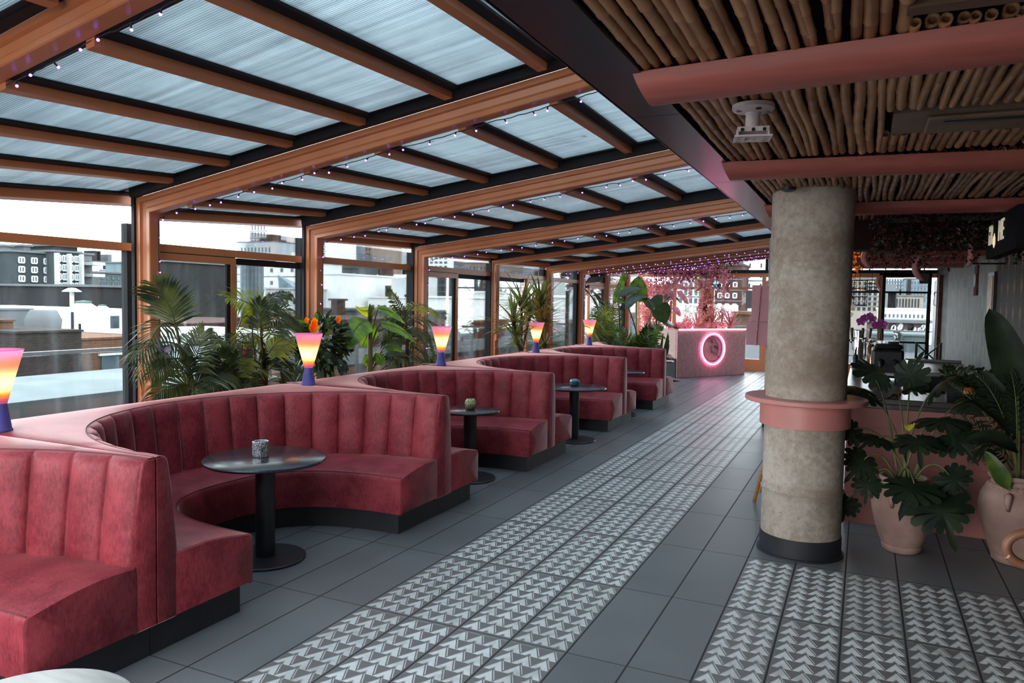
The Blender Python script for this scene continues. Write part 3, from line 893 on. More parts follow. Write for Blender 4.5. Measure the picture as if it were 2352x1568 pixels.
# ================================================================ plants along the window wall
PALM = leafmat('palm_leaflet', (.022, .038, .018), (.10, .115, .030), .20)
PALMY = leafmat('palm_leaflet_yellow', (.13, .15, .022), (.28, .28, .04), .34)  # brighter yellow-green leaflets
STEMG = simple('green_stem', (.13, .14, .045), .5, 0, .2, 10)
TRUNK = simple('brown_trunk', (.10, .06, .035), .8, 0, .25, 20, bmp=.3)
BANANA = leafmat('banana_leaf', (.055, .12, .035), (.20, .30, .06), .42)
BANANAY = leafmat('banana_leaf_yellow', (.45, .42, .02), (.62, .60, .06), .5)
DARKLEAF = leafmat('dark_glossy_leaf', (.018, .034, .016), (.055, .085, .03), .18, .28)
MIDLEAF = leafmat('mid_green_leaf', (.05, .10, .02), (.17, .24, .04), .38)
SWORD = leafmat('sword_leaf', (.07, .085, .03), (.22, .24, .06), .32)
SWORDB = leafmat('sword_leaf_bronze', (.16, .07, .03), (.34, .17, .06), .3)
TERRA = simple('terracotta_pot', (.40, .185, .13), .65, 0, .15, 6)
SOIL = simple('potting_soil', (.035, .022, .014), .95)
ORANGEP = leafmat('orange_petal', (.80, .22, .02), (.95, .36, .03), .45)

def simple_pot(t, c, r, h, mat=None):
    MB().lathe([(r * .72, 0), (r * .95, h * .8), (r, h * .82), (r, h), (r * .9, h), (r * .88, h * .9), (1e-4, h * .9)], c, 28).build('pot', mat or TERRA, t, smooth=True, angle=40)
def bez(a, b, c, n):
    a, b, c = Vector(a), Vector(b), Vector(c)
    return [a * (1 - q) ** 2 + b * 2 * q * (1 - q) + c * q * q for q in [i / n for i in range(n + 1)]]
def frond(t, p0, p1, p2, ll, rnd, mat=None, npair=20, droop=.5, bare=.10, w=.0155, facing=None, name='frond', stem=STEMG, r0=.007):
    """arching rachis with paired drooping leaflets"""
    cv = bez(p0, p1, p2, 16)
    mb = MB()
    k = len(cv) - 1
    fv = facing or Vector((.35, -.8, .5))
    for i in range(npair):
        q = bare + (1 - bare) * (i + .5) / npair
        x = q * k; j = min(int(x), k - 1); f = x - j
        p = cv[j].lerp(cv[j + 1], f); tg = (cv[j + 1] - cv[j]).normalized()
        sd = tg.cross(fv).normalized()
        L = ll * (math.sin(PI * min(1, .22 + q * .72)) ** .7) * rnd.uniform(.85, 1.1)
        for s_ in (-1, 1):
            d = (sd * s_ * (.95 - .45 * q) + tg * (.45 + .55 * q) + Vector((0, 0, rnd.uniform(-.12, .10)))).normalized()
            tip = p + d * L + Vector((0, 0, -L * droop * rnd.uniform(.5, 1.1)))
            mid = p + d * L * .55 + Vector((0, 0, -L * droop * .12))
            nn = d.cross(tg); nn = nn.normalized() if nn.length > 1e-5 else Vector((0, 0, 1))
            wd = tg * w * rnd.uniform(.8, 1.15)
            b = len(mb.v)
            mb.v += [tuple(p - wd * .35), tuple(p + wd * .35), tuple(mid - wd), tuple(mid + nn * w * .4), tuple(mid + wd), tuple(tip)]
            mb.f += [(b, b + 1, b + 3, b + 2), (b + 1, b + 4, b + 3), (b + 2, b + 3, b + 5), (b + 3, b + 4, b + 5)]
    o = mb.build(name, mat or PALM, t)
    MB().tube(cv, [r0 * (1 - .8 * i / k) for i in range(k + 1)], 6).build('rachis', stem, o, smooth=True)
    return o
def vis(px, py, X, dy=0): 
    p = at(px, py, 'x', X); return Vector((p.x, p.y + dy, p.z))

def palm(label, base_px, X, fr, seed, ll=.24, stems=(), pot=(.16, .42), tall=None, npair=19, group='palms along the window wall'):
    rnd = random.Random(seed)
    b = at(*base_px, 'x', X)
    t = thing('potted_palm', label, 'palm', (b.x, b.y, 0), group)
    simple_pot(t, (b.x, b.y, 0), *pot)
    MB().lathe([(1e-4, pot[1] * .9), (pot[0] * .86, pot[1] * .9)], (b.x, b.y, 0), 24, False).build('soil', SOIL, t)
    for s_ in stems:
        pts = [Vector((b.x + rnd.uniform(-.04, .04), b.y + rnd.uniform(-.04, .04), pot[1] * .85))] + [vis(px, py, X + dx) for px, py, dx in s_]
        MB().tube(pts, [.018] + [.014 - .004 * i / len(s_) for i in range(len(s_))], 7).build('stem', STEMG if rnd.random() < .5 else TRUNK, t, smooth=True)
    for f in fr:
        (a, bb_, c), kw = f[:3], (f[3] if len(f) > 3 else {})
        kw = dict(kw); dx = kw.pop('dx', rnd.uniform(-.12, .16)); L = kw.pop('ll', ll)
        frond(t, vis(*a, X), vis(*bb_, X + dx * .6), vis(*c, X + dx), L, rnd, npair=kw.pop('np', npair), **kw)
    return t
X1 = -4.86
palm('potted palm nearest the camera, arching over the booth before the first orange arch', (440, 918), X1, [
    ((404, 760), (398, 700), (352, 650), dict(ll=.30, droop=.15, dx=.05, np=26)), ((402, 748), (352, 712), (318, 872), dict(droop=.5, dx=.15)), ((414, 795), (366, 764), (300, 826), dict(dx=.2)),
    ((418, 805), (452, 742), (512, 780)), ((424, 825), (382, 812), (348, 868)), ((430, 842), (474, 785), (532, 815)), ((440, 888), (390, 868), (346, 921), dict(dx=.05)),
    ((445, 885), (486, 850), (536, 860)), ((428, 850), (470, 815), (500, 858)), ((436, 880), (420, 830), (372, 800)), ((438, 870), (455, 800), (470, 760), dict(droop=.3)), ((440, 890), (470, 868), (505, 900)), ((440, 890), (420, 870), (385, 905))],
    3, .25, [((432, 860, 0), (412, 790, .02), (404, 745, .02)), ((445, 880, 0), (428, 820, .03), (420, 795, .02)), ((436, 890, 0), (440, 850, 0))])
palm('potted palm by the birdcage with bright yellow-green top fronds', (600, 895), -4.90, [
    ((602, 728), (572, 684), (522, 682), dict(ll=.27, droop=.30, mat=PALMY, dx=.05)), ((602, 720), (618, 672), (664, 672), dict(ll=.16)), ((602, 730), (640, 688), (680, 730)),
    ((612, 780), (648, 722), (694, 758)), ((608, 792), (576, 735), (545, 800), dict(mat=PALMY)), ((612, 808), (648, 772), (690, 802)), ((606, 822), (545, 752), (497, 802)),
    ((612, 856), (644, 806), (666, 886)), ((608, 870), (556, 815), (498, 866)), ((608, 860), (590, 800), (560, 850)), ((612, 840), (640, 800), (672, 840)), ((604, 770), (590, 735), (600, 690), dict(droop=.2, ll=.2)),
    ((606, 830), (630, 780), (655, 778), dict(mat=PALMY)), ((606, 880), (570, 850), (540, 890)), ((610, 880), (640, 850), (672, 892)), ((604, 850), (580, 830), (548, 872), dict(mat=PALMY))],
    5, .22, [((604, 850, 0), (600, 770, .02), (602, 715, .03)), ((610, 860, 0), (608, 800, .03)), ((598, 880, 0), (606, 840, 0)), ((612, 880, 0), (614, 820, .05))])
palm('low dark potted palm between the first palm and the birdcage', (530, 905), -4.80, [
    ((528, 900), (495, 858), (450, 902)), ((528, 896), (548, 832), (585, 850)), ((528, 890), (500, 830), (462, 858)), ((530, 890), (560, 850), (600, 895)), ((528, 880), (520, 820), (500, 808)),
    ((530, 880), (545, 830), (560, 800), dict(mat=PALMY)), ((528, 902), (550, 875), (580, 905)), ((526, 890), (508, 870), (480, 905))], 9, .22, [((530, 880, 0), (528, 860, .02))], (.13, .3))
palm('potted palm before the third orange arch, right of the banana plant', (935, 848), -4.80, [
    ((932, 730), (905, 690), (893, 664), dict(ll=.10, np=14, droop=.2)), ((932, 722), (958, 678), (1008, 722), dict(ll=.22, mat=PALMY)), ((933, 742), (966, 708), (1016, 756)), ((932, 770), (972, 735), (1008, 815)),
    ((930, 762), (898, 712), (874, 782)), ((932, 790), (902, 765), (884, 815)), ((934, 800), (966, 775), (1003, 830)), ((932, 812), (905, 795), (884, 848)), ((934, 828), (958, 800), (984, 842)), ((930, 750), (915, 715), (895, 735)),
    ((932, 780), (950, 745), (985, 770)), ((932, 830), (915, 810), (900, 850)), ((934, 800), (925, 760), (905, 755)), ((934, 835), (965, 825), (992, 850))],
    11, .24, [((934, 800, 0), (932, 750, 0), (931, 715, 0)), ((938, 820, 0), (936, 770, .02)), ((930, 830, 0), (932, 790, -.02)), ((937, 830, 0), (948, 760, 0))])
BROWN = leafmat('dry_palm_tip', (.30, .18, .08), (.42, .28, .14), .35)
# the big clumping palm far along
rndb = random.Random(4)
frs = []
for i in range(34):
    a = math.radians(rndb.uniform(8, 172)); L = rndb.uniform(75, 150)
    dx_ = math.cos(a) * L * .42; dy_ = -math.sin(a) * L
    bx = 1383 + rndb.uniform(-14, 20)
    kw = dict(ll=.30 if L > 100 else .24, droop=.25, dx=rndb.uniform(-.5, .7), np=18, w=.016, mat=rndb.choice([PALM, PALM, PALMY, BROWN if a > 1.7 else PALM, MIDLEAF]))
    frs.append(((bx, 800), (bx + dx_ * .4, 800 + dy_ * .75), (bx + dx_, 800 + dy_ * .86), kw))
palm('big clumping palm with brown-tipped fronds behind the farthest sunset lamp', (1385, 800), -4.75, frs, 15, .3, (), (.22, .5), npair=18)
# small dry frond plants in front of the fifth arch
for (px, py, lab) in ((1325, 706, 'wispy dry-tipped palm frond leaning from the big palm by the arch'),):
    pass

# ---- orange flowering shrub
b = at(742, 872, 'x', -4.72)
t = thing('flowering_shrub', 'dark evergreen shrub with large orange flowers behind a sunset lamp', 'shrub', (b.x, b.y, 0))
simple_pot(t, (b.x, b.y, 0), .17, .40)
c0 = at(742, 792, 'x', -4.72)
rnd = random.Random(21)
for j in range(3):
    MB().tube([(b.x + .03 * j - .03, b.y, .33), (b.x + .04 * j - .03, b.y + .02 * j, .8), (c0.x + .08 * (j - 1), c0.y + .05 * (j - 1), c0.z - .02)], [.018, .015, .008], 7).build('trunk', TRUNK, t, smooth=True)
mb, m2 = MB(), MB()
for i in range(640):
    u, v = rnd.uniform(-1, 1), rnd.uniform(0, 2 * PI)
    rr = rnd.uniform(.55, 1.0)
    d = Vector((math.sqrt(1 - u * u) * math.cos(v), math.sqrt(1 - u * u) * math.sin(v), u))
    p = c0 + Vector((d.x * .20, d.y * .275, d.z * .265)) * rr
    if d.z < -.55 and rnd.random() < .55: continue
    dr = (d + Vector((rnd.uniform(-.6, .6), rnd.uniform(-.6, .6), rnd.uniform(-.5, .3)))).normalized()
    L = rnd.uniform(.07, .115)
    (mb if rnd.random() < .8 else m2).leaf(p, p + dr * L, L * .24, d + Vector((0, 0, .4)), .15, 4)
for i in range(46):                                   # hanging sprays at the lower edge
    v = rnd.uniform(0, 2 * PI); p = c0 + Vector((math.cos(v) * .17, math.sin(v) * .25, -.16 - rnd.uniform(0, .12)))
    L = rnd.uniform(.07, .11); mb.leaf(p, p + Vector((math.cos(v) * .5, math.sin(v) * .5, -.75)).normalized() * L, L * .22, (math.cos(v), math.sin(v), .6), .1, 4)
mb.build('foliage', DARKLEAF, t); m2.build('young_foliage', MIDLEAF, t)
for (px, py, s_, yw) in ((712, 752, .085, 0), (772, 734, .05, 1), (716, 741, .06, .5), (700, 735, .04, .3)):
    c = at(px, py, 'x', -4.52)
    f = MB()
    for k in range(6):
        a = 2 * PI * k / 6 + yw
        d = Vector((.55, math.cos(a), math.sin(a))).normalized()
        f.leaf(c, c + d * s_, s_ * .42, (1, 0, .2), -.15, 5, fold=.3)
    f.build('orange_flower', ORANGEP, t)
# ---- banana plant
b = at(850, 855, 'x', -4.78)
t = thing('banana_plant', 'young banana plant with broad lit leaves and one yellow leaf', 'banana plant', (b.x, b.y, 0))
simple_pot(t, (b.x, b.y, 0), .16, .38)
XP = -4.78
MB().tube([(b.x, b.y, .34), vis(849, 852, XP), vis(850, 790, XP), vis(850, 735, XP), vis(851, 703, XP), vis(850, 698, XP)], [.04, .034, .028, .022, .014, .003], 10).build('trunk', simple('banana_trunk', (.22, .15, .06), .6, 0, .3, 8, c2=(.16, .22, .05), stretch=(6, 6, 1)), t, smooth=True)
def big_leaf(t, root, a, c, w, droop, mat, nrm=(.5, -.5, .9), X=XP, dx=.0, name='leaf', n=12, ctrl=None, ps=.008, pm=None):
    A = vis(*a, X + dx * .3); C = vis(*c, X + dx)
    if root:
        R_ = vis(*root, X)
        mid = R_.lerp(A, .5) + Vector((0, 0, (A - R_).length * .12))
        pet = bez(R_, mid, A, 8)
    else: pet = None
    mb = MB()
    ax = C - A; L = ax.length; tt = ax.normalized(); nn = Vector(nrm); sd = tt.cross(nn).normalized(); nn = sd.cross(tt)
    rows = []
    for i in range(n + 1):
        q = i / n
        ww = w * (min(1, q * 4.5) ** .6) * (max(0, 1 - q ** 3.2) ** .6)
        p = A + ax * q + Vector((0, 0, 1)) * (droop * L * 4 * q * (1 - q))
        row = []
        for s_ in (-1, -.6, -.25, 0, .25, .6, 1):
            wav = math.sin(q * 34 + s_) * .010 * abs(s_)
            row.append(p + sd * ww * s_ + nn * (ww * (.30 * abs(s_) - .22 * s_ * s_) + wav * w * 6) - Vector((0, 0, ww * .22 * s_ * s_)))
        rows.append(row)
    o = mb.grid(rows).build(name, mat, t, smooth=True)
    rib = [r[3] for r in rows]
    MB().tube((pet or []) + rib, [ps] * len(pet or []) + [ps * .9 * (1 - .8 * i / n) for i in range(n + 1)], 6).build('midrib', pm or STEMG, o, smooth=True)
    return o
big_leaf(t, (853, 770), (868, 708), (930, 742), .09, .10, BANANA, dx=.15)
big_leaf(t, (848, 780), (846, 737), (795, 798), .125, .12, BANANA, dx=.25, nrm=(.8, -.5, .5))
big_leaf(t, (854, 790), (872, 742), (958, 788), .085, .10, BANANA, dx=.3)
big_leaf(t, (850, 760), (858, 706), (816, 703), .07, -.18, BANANAY, dx=-.1, nrm=(.5, -.6, .6))
big_leaf(t, (850, 760), (855, 706), (872, 704), .04, -.05, BANANAY, dx=-.1)
big_leaf(t, (849, 800), (858, 742), (832, 796), .10, .02, BANANAY if 0 else MIDLEAF, dx=-.12, nrm=(.9, -.4, .1))
big_leaf(t, (854, 852), (882, 796), (928, 806), .06, .10, MIDLEAF, dx=.2)
big_leaf(t, (852, 850), (884, 818), (945, 822), .05, .12, PALM, dx=.1)
big_leaf(t, (846, 850), (852, 812), (836, 838), .06, 0, MIDLEAF, dx=-.05, nrm=(.9, -.4, .1))
big_leaf(t, (852, 850), (862, 810), (882, 838), .06, 0, MIDLEAF, dx=.1, nrm=(.9, -.4, .1))
MB().tube([vis(848, 740, XP + .03), vis(848, 712, XP + .03), vis(849, 697, XP + .03)], [.012, .016, .003], 8).build('rolled_leaf', MIDLEAF, t, smooth=True)

# ---- dracaenas with sword leaves
def dracaena(label, base, X, heads, seed):
    rnd = random.Random(seed)
    b = at(*base, 'x', X)
    t = thing('dracaena', label, 'dracaena', (b.x, b.y, 0), 'dracaenas behind the fourth booth')
    simple_pot(t, (b.x, b.y, 0), .17, .40)
    for (px, py, dx, L, n, tone) in heads:
        c = vis(px, py, X + dx)
        MB().tube([(b.x + dx * .2, b.y, .34), (b.x + dx * .6, b.y + (c.y - b.y) * .3, .34 + (c.z - .34) * .5), c], [.03, .025, .022], 8).build('trunk', TRUNK, t, smooth=True)
        mb, m2 = MB(), MB()
        for i in range(n):
            a = rnd.uniform(0, 2 * PI); e = math.radians(rnd.uniform(-25, 85))
            d = Vector((math.cos(a) * math.cos(e), math.sin(a) * math.cos(e), math.sin(e)))
            l = L * rnd.uniform(.75, 1.1)
            s_ = c + Vector((0, 0, rnd.uniform(-.12, .05)))
            (m2 if rnd.random() < tone else mb).leaf(s_, s_ + d * l * 1.18, .027, (-d.z * math.cos(a), -d.z * math.sin(a), 1.2), rnd.uniform(0, .25), 5, shape=lambda q: (1 - q) ** .55 * min(1, .5 + q * 3), fold=.35)
        o = mb.build('leaf_head', SWORD, t)
        if m2.v: m2.build('bronze_leaves', SWORDB, o)
dracaena('multi-headed dracaena left of the dracaena by the arch', (1197, 815), -4.75, [(1198, 698, .0, .46, 46, .15), (1180, 742, .15, .44, 40, .1), (1218, 716, -.1, .40, 34, .1), (1186, 776, .2, .36, 26, .1)], 31)
dracaena('dracaena close to the fifth arch, with bronze-tinged lower leaves', (1240, 812), -4.70, [(1240, 696, 0, .46, 46, .1), (1244, 738, .15, .42, 42, .55), (1252, 790, .2, .40, 26, .3)], 37)

# ---- bird of paradise, dark fern mound, snake plants near the pink desk
b = at(1470, 795, 'x', -4.3)
XQ = -4.3
t = thing('bird_of_paradise', 'tall bird of paradise plant with big paddle leaves by the pink desk', 'plant', (b.x, b.y, 0))
simple_pot(t, (b.x, b.y, 0), .26, .5)
for a in ((1415, 690), (1438, 690), (1500, 694)):
    pass
big_leaf(t, (1406, 790), (1408, 698), (1440, 612), .10, -.02, BANANA, nrm=(.75, -.6, .15), X=XQ - .6, dx=.1, ps=.014)
big_leaf(t, (1460, 800), (1462, 692), (1468, 634), .23, 0, MIDLEAF, nrm=(.6, -.8, .1), X=XQ, ps=.014)
big_leaf(t, (1425, 790), (1420, 682), (1476, 662), .09, .06, DARKLEAF, X=XQ, dx=.2, ps=.014)
big_leaf(t, (1486, 795), (1497, 704), (1520, 676), .13, .05, DARKLEAF, nrm=(.5, -.7, .5), X=XQ, dx=.2, ps=.014)
big_leaf(t, (1480, 800), (1508, 735), (1534, 694), .21, .03, DARKLEAF, nrm=(.65, -.75, .25), X=XQ, dx=.3, ps=.014)
big_leaf(t, (1470, 800), (1498, 716), (1436, 712), .16, .12, DARKLEAF, nrm=(.3, -.5, .9), X=XQ, dx=.3, ps=.014)
big_leaf(t, (1490, 800), (1516, 738), (1562, 762), .18, .10, DARKLEAF, nrm=(.4, -.6, .9), X=XQ, dx=.4, ps=.014)
big_leaf(t, (1470, 800), (1440, 700), (1418, 696), .12, .1, MIDLEAF, X=XQ, dx=.1, ps=.014)
big_leaf(t, (1500, 800), (1526, 690), (1560, 694), .10, .08, DARKLEAF, X=XQ, dx=-.2, ps=.014)
big_leaf(t, (1385, 800), (1372, 705), (1342, 664), .14, .08, DARKLEAF, X=XQ - .5, dx=-.1, ps=.014)
big_leaf(t, (1395, 800), (1385, 705), (1358, 668), .12, .08, DARKLEAF, X=XQ - .5, dx=.1, ps=.014)
b = at(1465, 810, 'x', -4.0)
t = thing('dark_fern', 'dark green fern mound below the paddle leaves', 'fern', (b.x, b.y, 0))
simple_pot(t, (b.x, b.y, 0), .25, .45)
rnd = random.Random(8)
for i in range(26):
    a = rnd.uniform(0, 2 * PI); L = rnd.uniform(.35, .75)
    p0 = Vector((b.x, b.y, .5)); p2 = p0 + Vector((math.cos(a) * L, math.sin(a) * L, rnd.uniform(.1, .75))); p1 = p0.lerp(p2, .5) + Vector((0, 0, .35))
    frond(t, p0, p1, p2, .22, rnd, mat=rnd.choice([DARKLEAF, DARKLEAF, MIDLEAF]), npair=14, w=.026, droop=.2)
b = at(1510, 820, 'x', -3.95)
t = thing('snake_plant', 'clump of upright snake plant leaves by the pink desk', 'snake plant', (b.x, b.y, 0))
simple_pot(t, (b.x, b.y, 0), .2, .42, BLACKM)
mb = MB()
for i in range(26):
    a = rnd.uniform(0, 2 * PI); p = Vector((b.x + math.cos(a) * .1, b.y + math.sin(a) * .35, .4))
    mb.leaf(p, p + Vector((math.cos(a) * .12, math.sin(a) * .12, rnd.uniform(.35, .75))), .032, (.5, -.8, .1), 0, 5, fold=.3)
mb.build('leaf_blades', DARKLEAF, t)

# ---- birdcage ornament on a shepherd's hook
CAGE = simple('dark_bronze_wire', (.045, .03, .022), .5, .4)
c = at(566, 790, 'x', -4.66)
c = at(563, 795, 'x', -4.66)
t = thing('birdcage', 'small dark wire birdcage hanging from a hook among the palms', 'birdcage', c)
mb = MB()
for k in range(14):
    a = 2 * PI * k / 14; r = .058
    pr = [(r, -.085), (r, .03), (r * .9, .055), (r * .6, .075), (.004, .086)]
    mb.tube([c + Vector((q * math.cos(a), q * math.sin(a), z)) for q, z in pr], .0022, 4)
for z, r in ((-.085, .058), (-.03, .058), (.03, .058)):
    mb.tube([c + Vector((r * math.cos(2 * PI * j / 24), r * math.sin(2 * PI * j / 24), z)) for j in range(25)], .0045, 5)
mb.build('wire_cage', CAGE, t)
MB().lathe([(1e-4, -.092), (.06, -.092), (.06, -.084), (1e-4, -.084)], c, 24, False).build('floor_tray', CAGE, t)
q = c + Vector((0, 0, -.055)); m_ = MB(); m_.ball(q, .022, 10, 6, 1.2); m_.ball(q + Vector((0, .012, .03)), .013, 8, 5)
m_.build('ornament_bird', simple('dark_red', (.25, .04, .05), .6), t, smooth=True)
t2 = thing('hanging_hook', 'tall bent wire hook holding the small birdcage', 'hook', (c.x, c.y + .25, 0))
h = [(c.x, c.y + .20, .30), (c.x, c.y + .19, 1.0), vis(590, 768, -4.66), vis(589, 742, -4.66), vis(583, 728, -4.66), vis(575, 724, -4.66), vis(566, 730, -4.66), vis(561, 745, -4.66), vis(556, 757, -4.66), vis(553, 752, -4.66)]
MB().tube(h, .0055, 6).build('hook_rod', BLACKM, t2, smooth=True)
simple_pot(t2, (c.x, c.y + .20, 0), .1, .32, BLACKM)
t2.location = (c.x, c.y + .20, 0)
for ch in t2.children: ch.location = Vector((0, .05, 0)) if 0 else ch.location
MB().tube([c + Vector((0, 0, .086)), vis(557, 757, -4.66)], .002, 4).build('cage_chain', CAGE, t)
# lilac butterfly ornament in the first palm
c = at(374, 808, 'x', -4.62)
t = thing('butterfly_ornament', 'pale lilac butterfly ornament in the nearest palm', 'butterfly', c)
BF = simple('lilac_wing', (.34, .29, .38), .6, 0, .3, 40)
mb = MB()
mb.leaf(c, c + Vector((.0, -.05, .05)), .022, (1, 0, .3), 0, 5); mb.leaf(c, c + Vector((.02, .055, .03)), .022, (1, 0, .3), 0, 5)
mb.leaf(c, c + Vector((0, -.035, -.04)), .016, (1, 0, .3), 0, 5); mb.leaf(c, c + Vector((.015, .04, -.04)), .016, (1, 0, .3), 0, 5)
mb.build('wings', BF, t); MB().tube([c + Vector((.004, 0, -.02)), c + Vector((.004, 0, .025))], [.004, .003], 6).build('insect_body', BLACKM, t)
# ================================================================ bar on the right
CHROME = simple('polished_chrome', (.75, .75, .77), .12, 1.0, .03, 3)
STEEL = simple('brushed_steel', (.50, .52, .55), .28, 1.0, .1, 3)
BARTOP = simple('dark_bar_top', (.06, .05, .05), .22, 0, .25, 2, stretch=(4, 30, 4), spec=.7)
DARKB = simple('dark_equipment', (.018, .018, .022), .35, .2, .1, 6)
def pinkboards():
    mt, nt, bs = newmat('pink_board_panel'); setp(bs, rough=.5)
    sp = nt.nodes.new('ShaderNodeSeparateXYZ'); nt.links.new(worldpos(nt), sp.inputs[0])
    z = N(sp.outputs[2]); seam = ((z * 3.8 + .1).fract() - .5).abs().gt(.492)
    f = N(noise(nt, worldpos(nt), 3)).ramp(.3, .7)
    nt.links.new(mixc(nt, seam, mixc(nt, f, (.34, .125, .105), (.42, .16, .135)), (.28, .09, .08)), bs.inputs['Base Color'])
    return mt
t = thing('bar_counter', 'pink panelled bar with a dark top behind the potted plants', 'bar counter', (.7, 6.8, 0))
mb = MB(); mb.box((-.09, 6.46, .0), (1.49, 6.52, .915)); mb.box((-.09, 6.52, 0), (-.03, 15.0, .915))
mb.build('front_panel', pinkboards(), t)
mb = MB(); mb.box((-.12, 6.40, .955), (1.49, 7.05, 1.0)); mb.box((-.12, 7.05, .955), (.36, 15.0, 1.0)); mb.box((-.10, 6.44, .915), (1.49, 6.52, .955)); mb.box((-.10, 6.52, .915), (-.03, 15, .955))
bevel(mb.build('counter_top', BARTOP, t), .006)
MB().box((-.03, 6.6, .05), (.28, 14.9, .9)).build('counter_body', DARKB, t)
ZT = 1.001
# beer tap tower
b = at(1970, 845, 'z', 1.0)
t = thing('beer_tap_tower', 'chrome beer tap tower standing on the bar top', 'beer tap', (b.x, b.y, ZT))
MB().lathe([(.075, 0), (.075, .014), (.054, .02), (.052, .03), (.052, .40), (.056, .405), (.056, .425), (.03, .432), (1e-4, .433)], t.location, 32).build('tower_column', CHROME, t, smooth=True, angle=30)
for k in range(3):
    a = -PI / 2 + (k - 1) * .9 + .3
    d = Vector((math.cos(a), math.sin(a), 0)); o = t.location + Vector((0, 0, .34))
    MB().tube([o + d * .05, o + d * .13, o + d * .145 - Vector((0, 0, .05))], [.012, .012, .009], 8).build('tap_spout', CHROME, t, smooth=True)
    MB().tube([o + d * .12 + Vector((0, 0, .01)), o + d * .13 + Vector((0, 0, .12))], [.009, .014], 8).build('tap_handle', BLACKM, t, smooth=True)
# orchids
def orchid(label, base, flowers, petal, X, stem_pts, pot_r=.055):
    b = at(*base, 'z', ZT)
    Y = b.y
    b.x = max(b.x, -.05); t = thing('orchid', label, 'orchid', (b.x, b.y, ZT), 'orchids on the bar')
    MB().lathe([(pot_r * .7, 0), (pot_r, .10), (pot_r * .95, .105), (pot_r * .85, .09), (1e-4, .088)], b, 20).build('pot', DARKB, t, smooth=True, angle=40)
    flowers = [(a_, b_, s_ * .8) for a_, b_, s_ in flowers]
    b.x = max(b.x, -.05)
    lf = MB()
    for k in range(5):
        a = 2 * PI * k / 5 + .4; d = Vector((math.cos(a), math.sin(a), .35)); lf.leaf(b + Vector((0, 0, .09)), b + Vector((0, 0, .09)) + d * .19, .026, (0, 0, 1), .25, 6)
    lf.build('leaves', DARKLEAF, t)
    pts = [b + Vector((0, 0, .09))] + [at(px, py, 'y', Y) for px, py in stem_pts]
    MB().tube(pts, .0045, 6).build('stem', STEMG, t, smooth=True)
    for (px, py, s_) in flowers:
        c = at(px, py, 'y', Y - .02)
        f = MB()
        for k in range(5):
            a = PI / 2 + 2 * PI * k / 5
            d = Vector((math.cos(a), -.15, math.sin(a)))
            f.leaf(c, c + d * s_, s_ * (.55 if k in (1, 4) else .36), (0, -1, .1), -.05, 5, fold=-.1)
        f.ball(c + Vector((0, -.012, -.008)), s_ * .2, 8, 5)
        f.build('blossom', petal, t)
PURPLE = leafmat('purple_orchid_petal', (.26, .02, .20), (.40, .06, .30), .35)
WHITEP = leafmat('white_petal', (.70, .66, .58), (.85, .82, .76), .35)
orchid('purple orchid in a dark pot at the bar front', (2018, 872), [(1978, 738, .058), (1986, 730, .05), (2004, 732, .05), (2026, 745, .064), (2012, 748, .05), (1998, 724, .04)], PURPLE, 0, [(2020, 838), (2026, 790), (2024, 752), (2008, 735), (1985, 732)])
orchid('white orchid standing beside the column edge', (1962, 838), [(1950, 708, .05), (1958, 705, .05), (1953, 722, .045), (1946, 716, .05)], WHITEP, 0, [(1958, 800), (1953, 750), (1953, 715)])
# small glassware and bottles on the bar top
def bottle(label, px, py, h, r, mat, name='bottle'):
    b = at(px, py, 'z', ZT); b.x = max(b.x, -.07)
    t = thing(name, label, name, (b.x, b.y, ZT), 'bar top ware')
    MB().lathe([(r, 0), (r, h * .62), (r * .4, h * .78), (r * .38, h), (1e-4, h)], b, 18).build('vessel', mat, t, smooth=True, angle=40)
    MB().lathe([(r * .44, h), (r * .44, h + .025), (1e-4, h + .025)], b, 12).build('stopper', CHROME, t)
AMBER = simple('amber_glass', (.30, .12, .03), .1, 0, .1, 5, spec=.7)
COPPER = simple('copper', (.75, .36, .20), .18, 1)
for lab, px, py, h, r, mm in (('amber bottle right of the chrome tap tower', 1996, 822, .24, .032, AMBER), ('copper shaker between the tap tower and the purple orchid', 2004, 842, .2, .034, COPPER), ('clear bottle behind the chrome tap tower', 1985, 812, .22, .03, STEEL), ('dark bottle by the white orchid', 1950, 846, .22, .03, DARKB)):
    bottle(lab, px, py, h, r, mm)
def jar(label, px, py, mat, fm):
    b = at(px, py, 'z', ZT); b.x = max(b.x, -.06)
    t = thing('flower_jar', label, 'flower jar', (b.x, b.y, ZT), 'flower jars on the bar')
    MB().lathe([(.045, 0), (.05, .09), (.045, .11), (1e-4, .105)], b, 18).build('jar', mat, t, smooth=True, angle=40)
    m_ = MB(); r_ = random.Random(px)
    for k in range(60):
        d = Vector((r_.gauss(0, 1), r_.gauss(0, 1), abs(r_.gauss(0, 1)))).normalized(); c = b + Vector((0, 0, .14)) + d * .055
        m_.leaf(c, c + d * .03, .011, d.orthogonal(), 0, 3)
    m_.build('blossoms', fm, t)
jar('jar of small white flowers by the column edge', 1953, 800, DARKB, WHITEP)
jar('pale dried flower bunch right of the tap tower', 2002, 806, DARKB, leafmat('pale_dried_flower', (.5, .44, .40), (.68, .62, .56), .3))

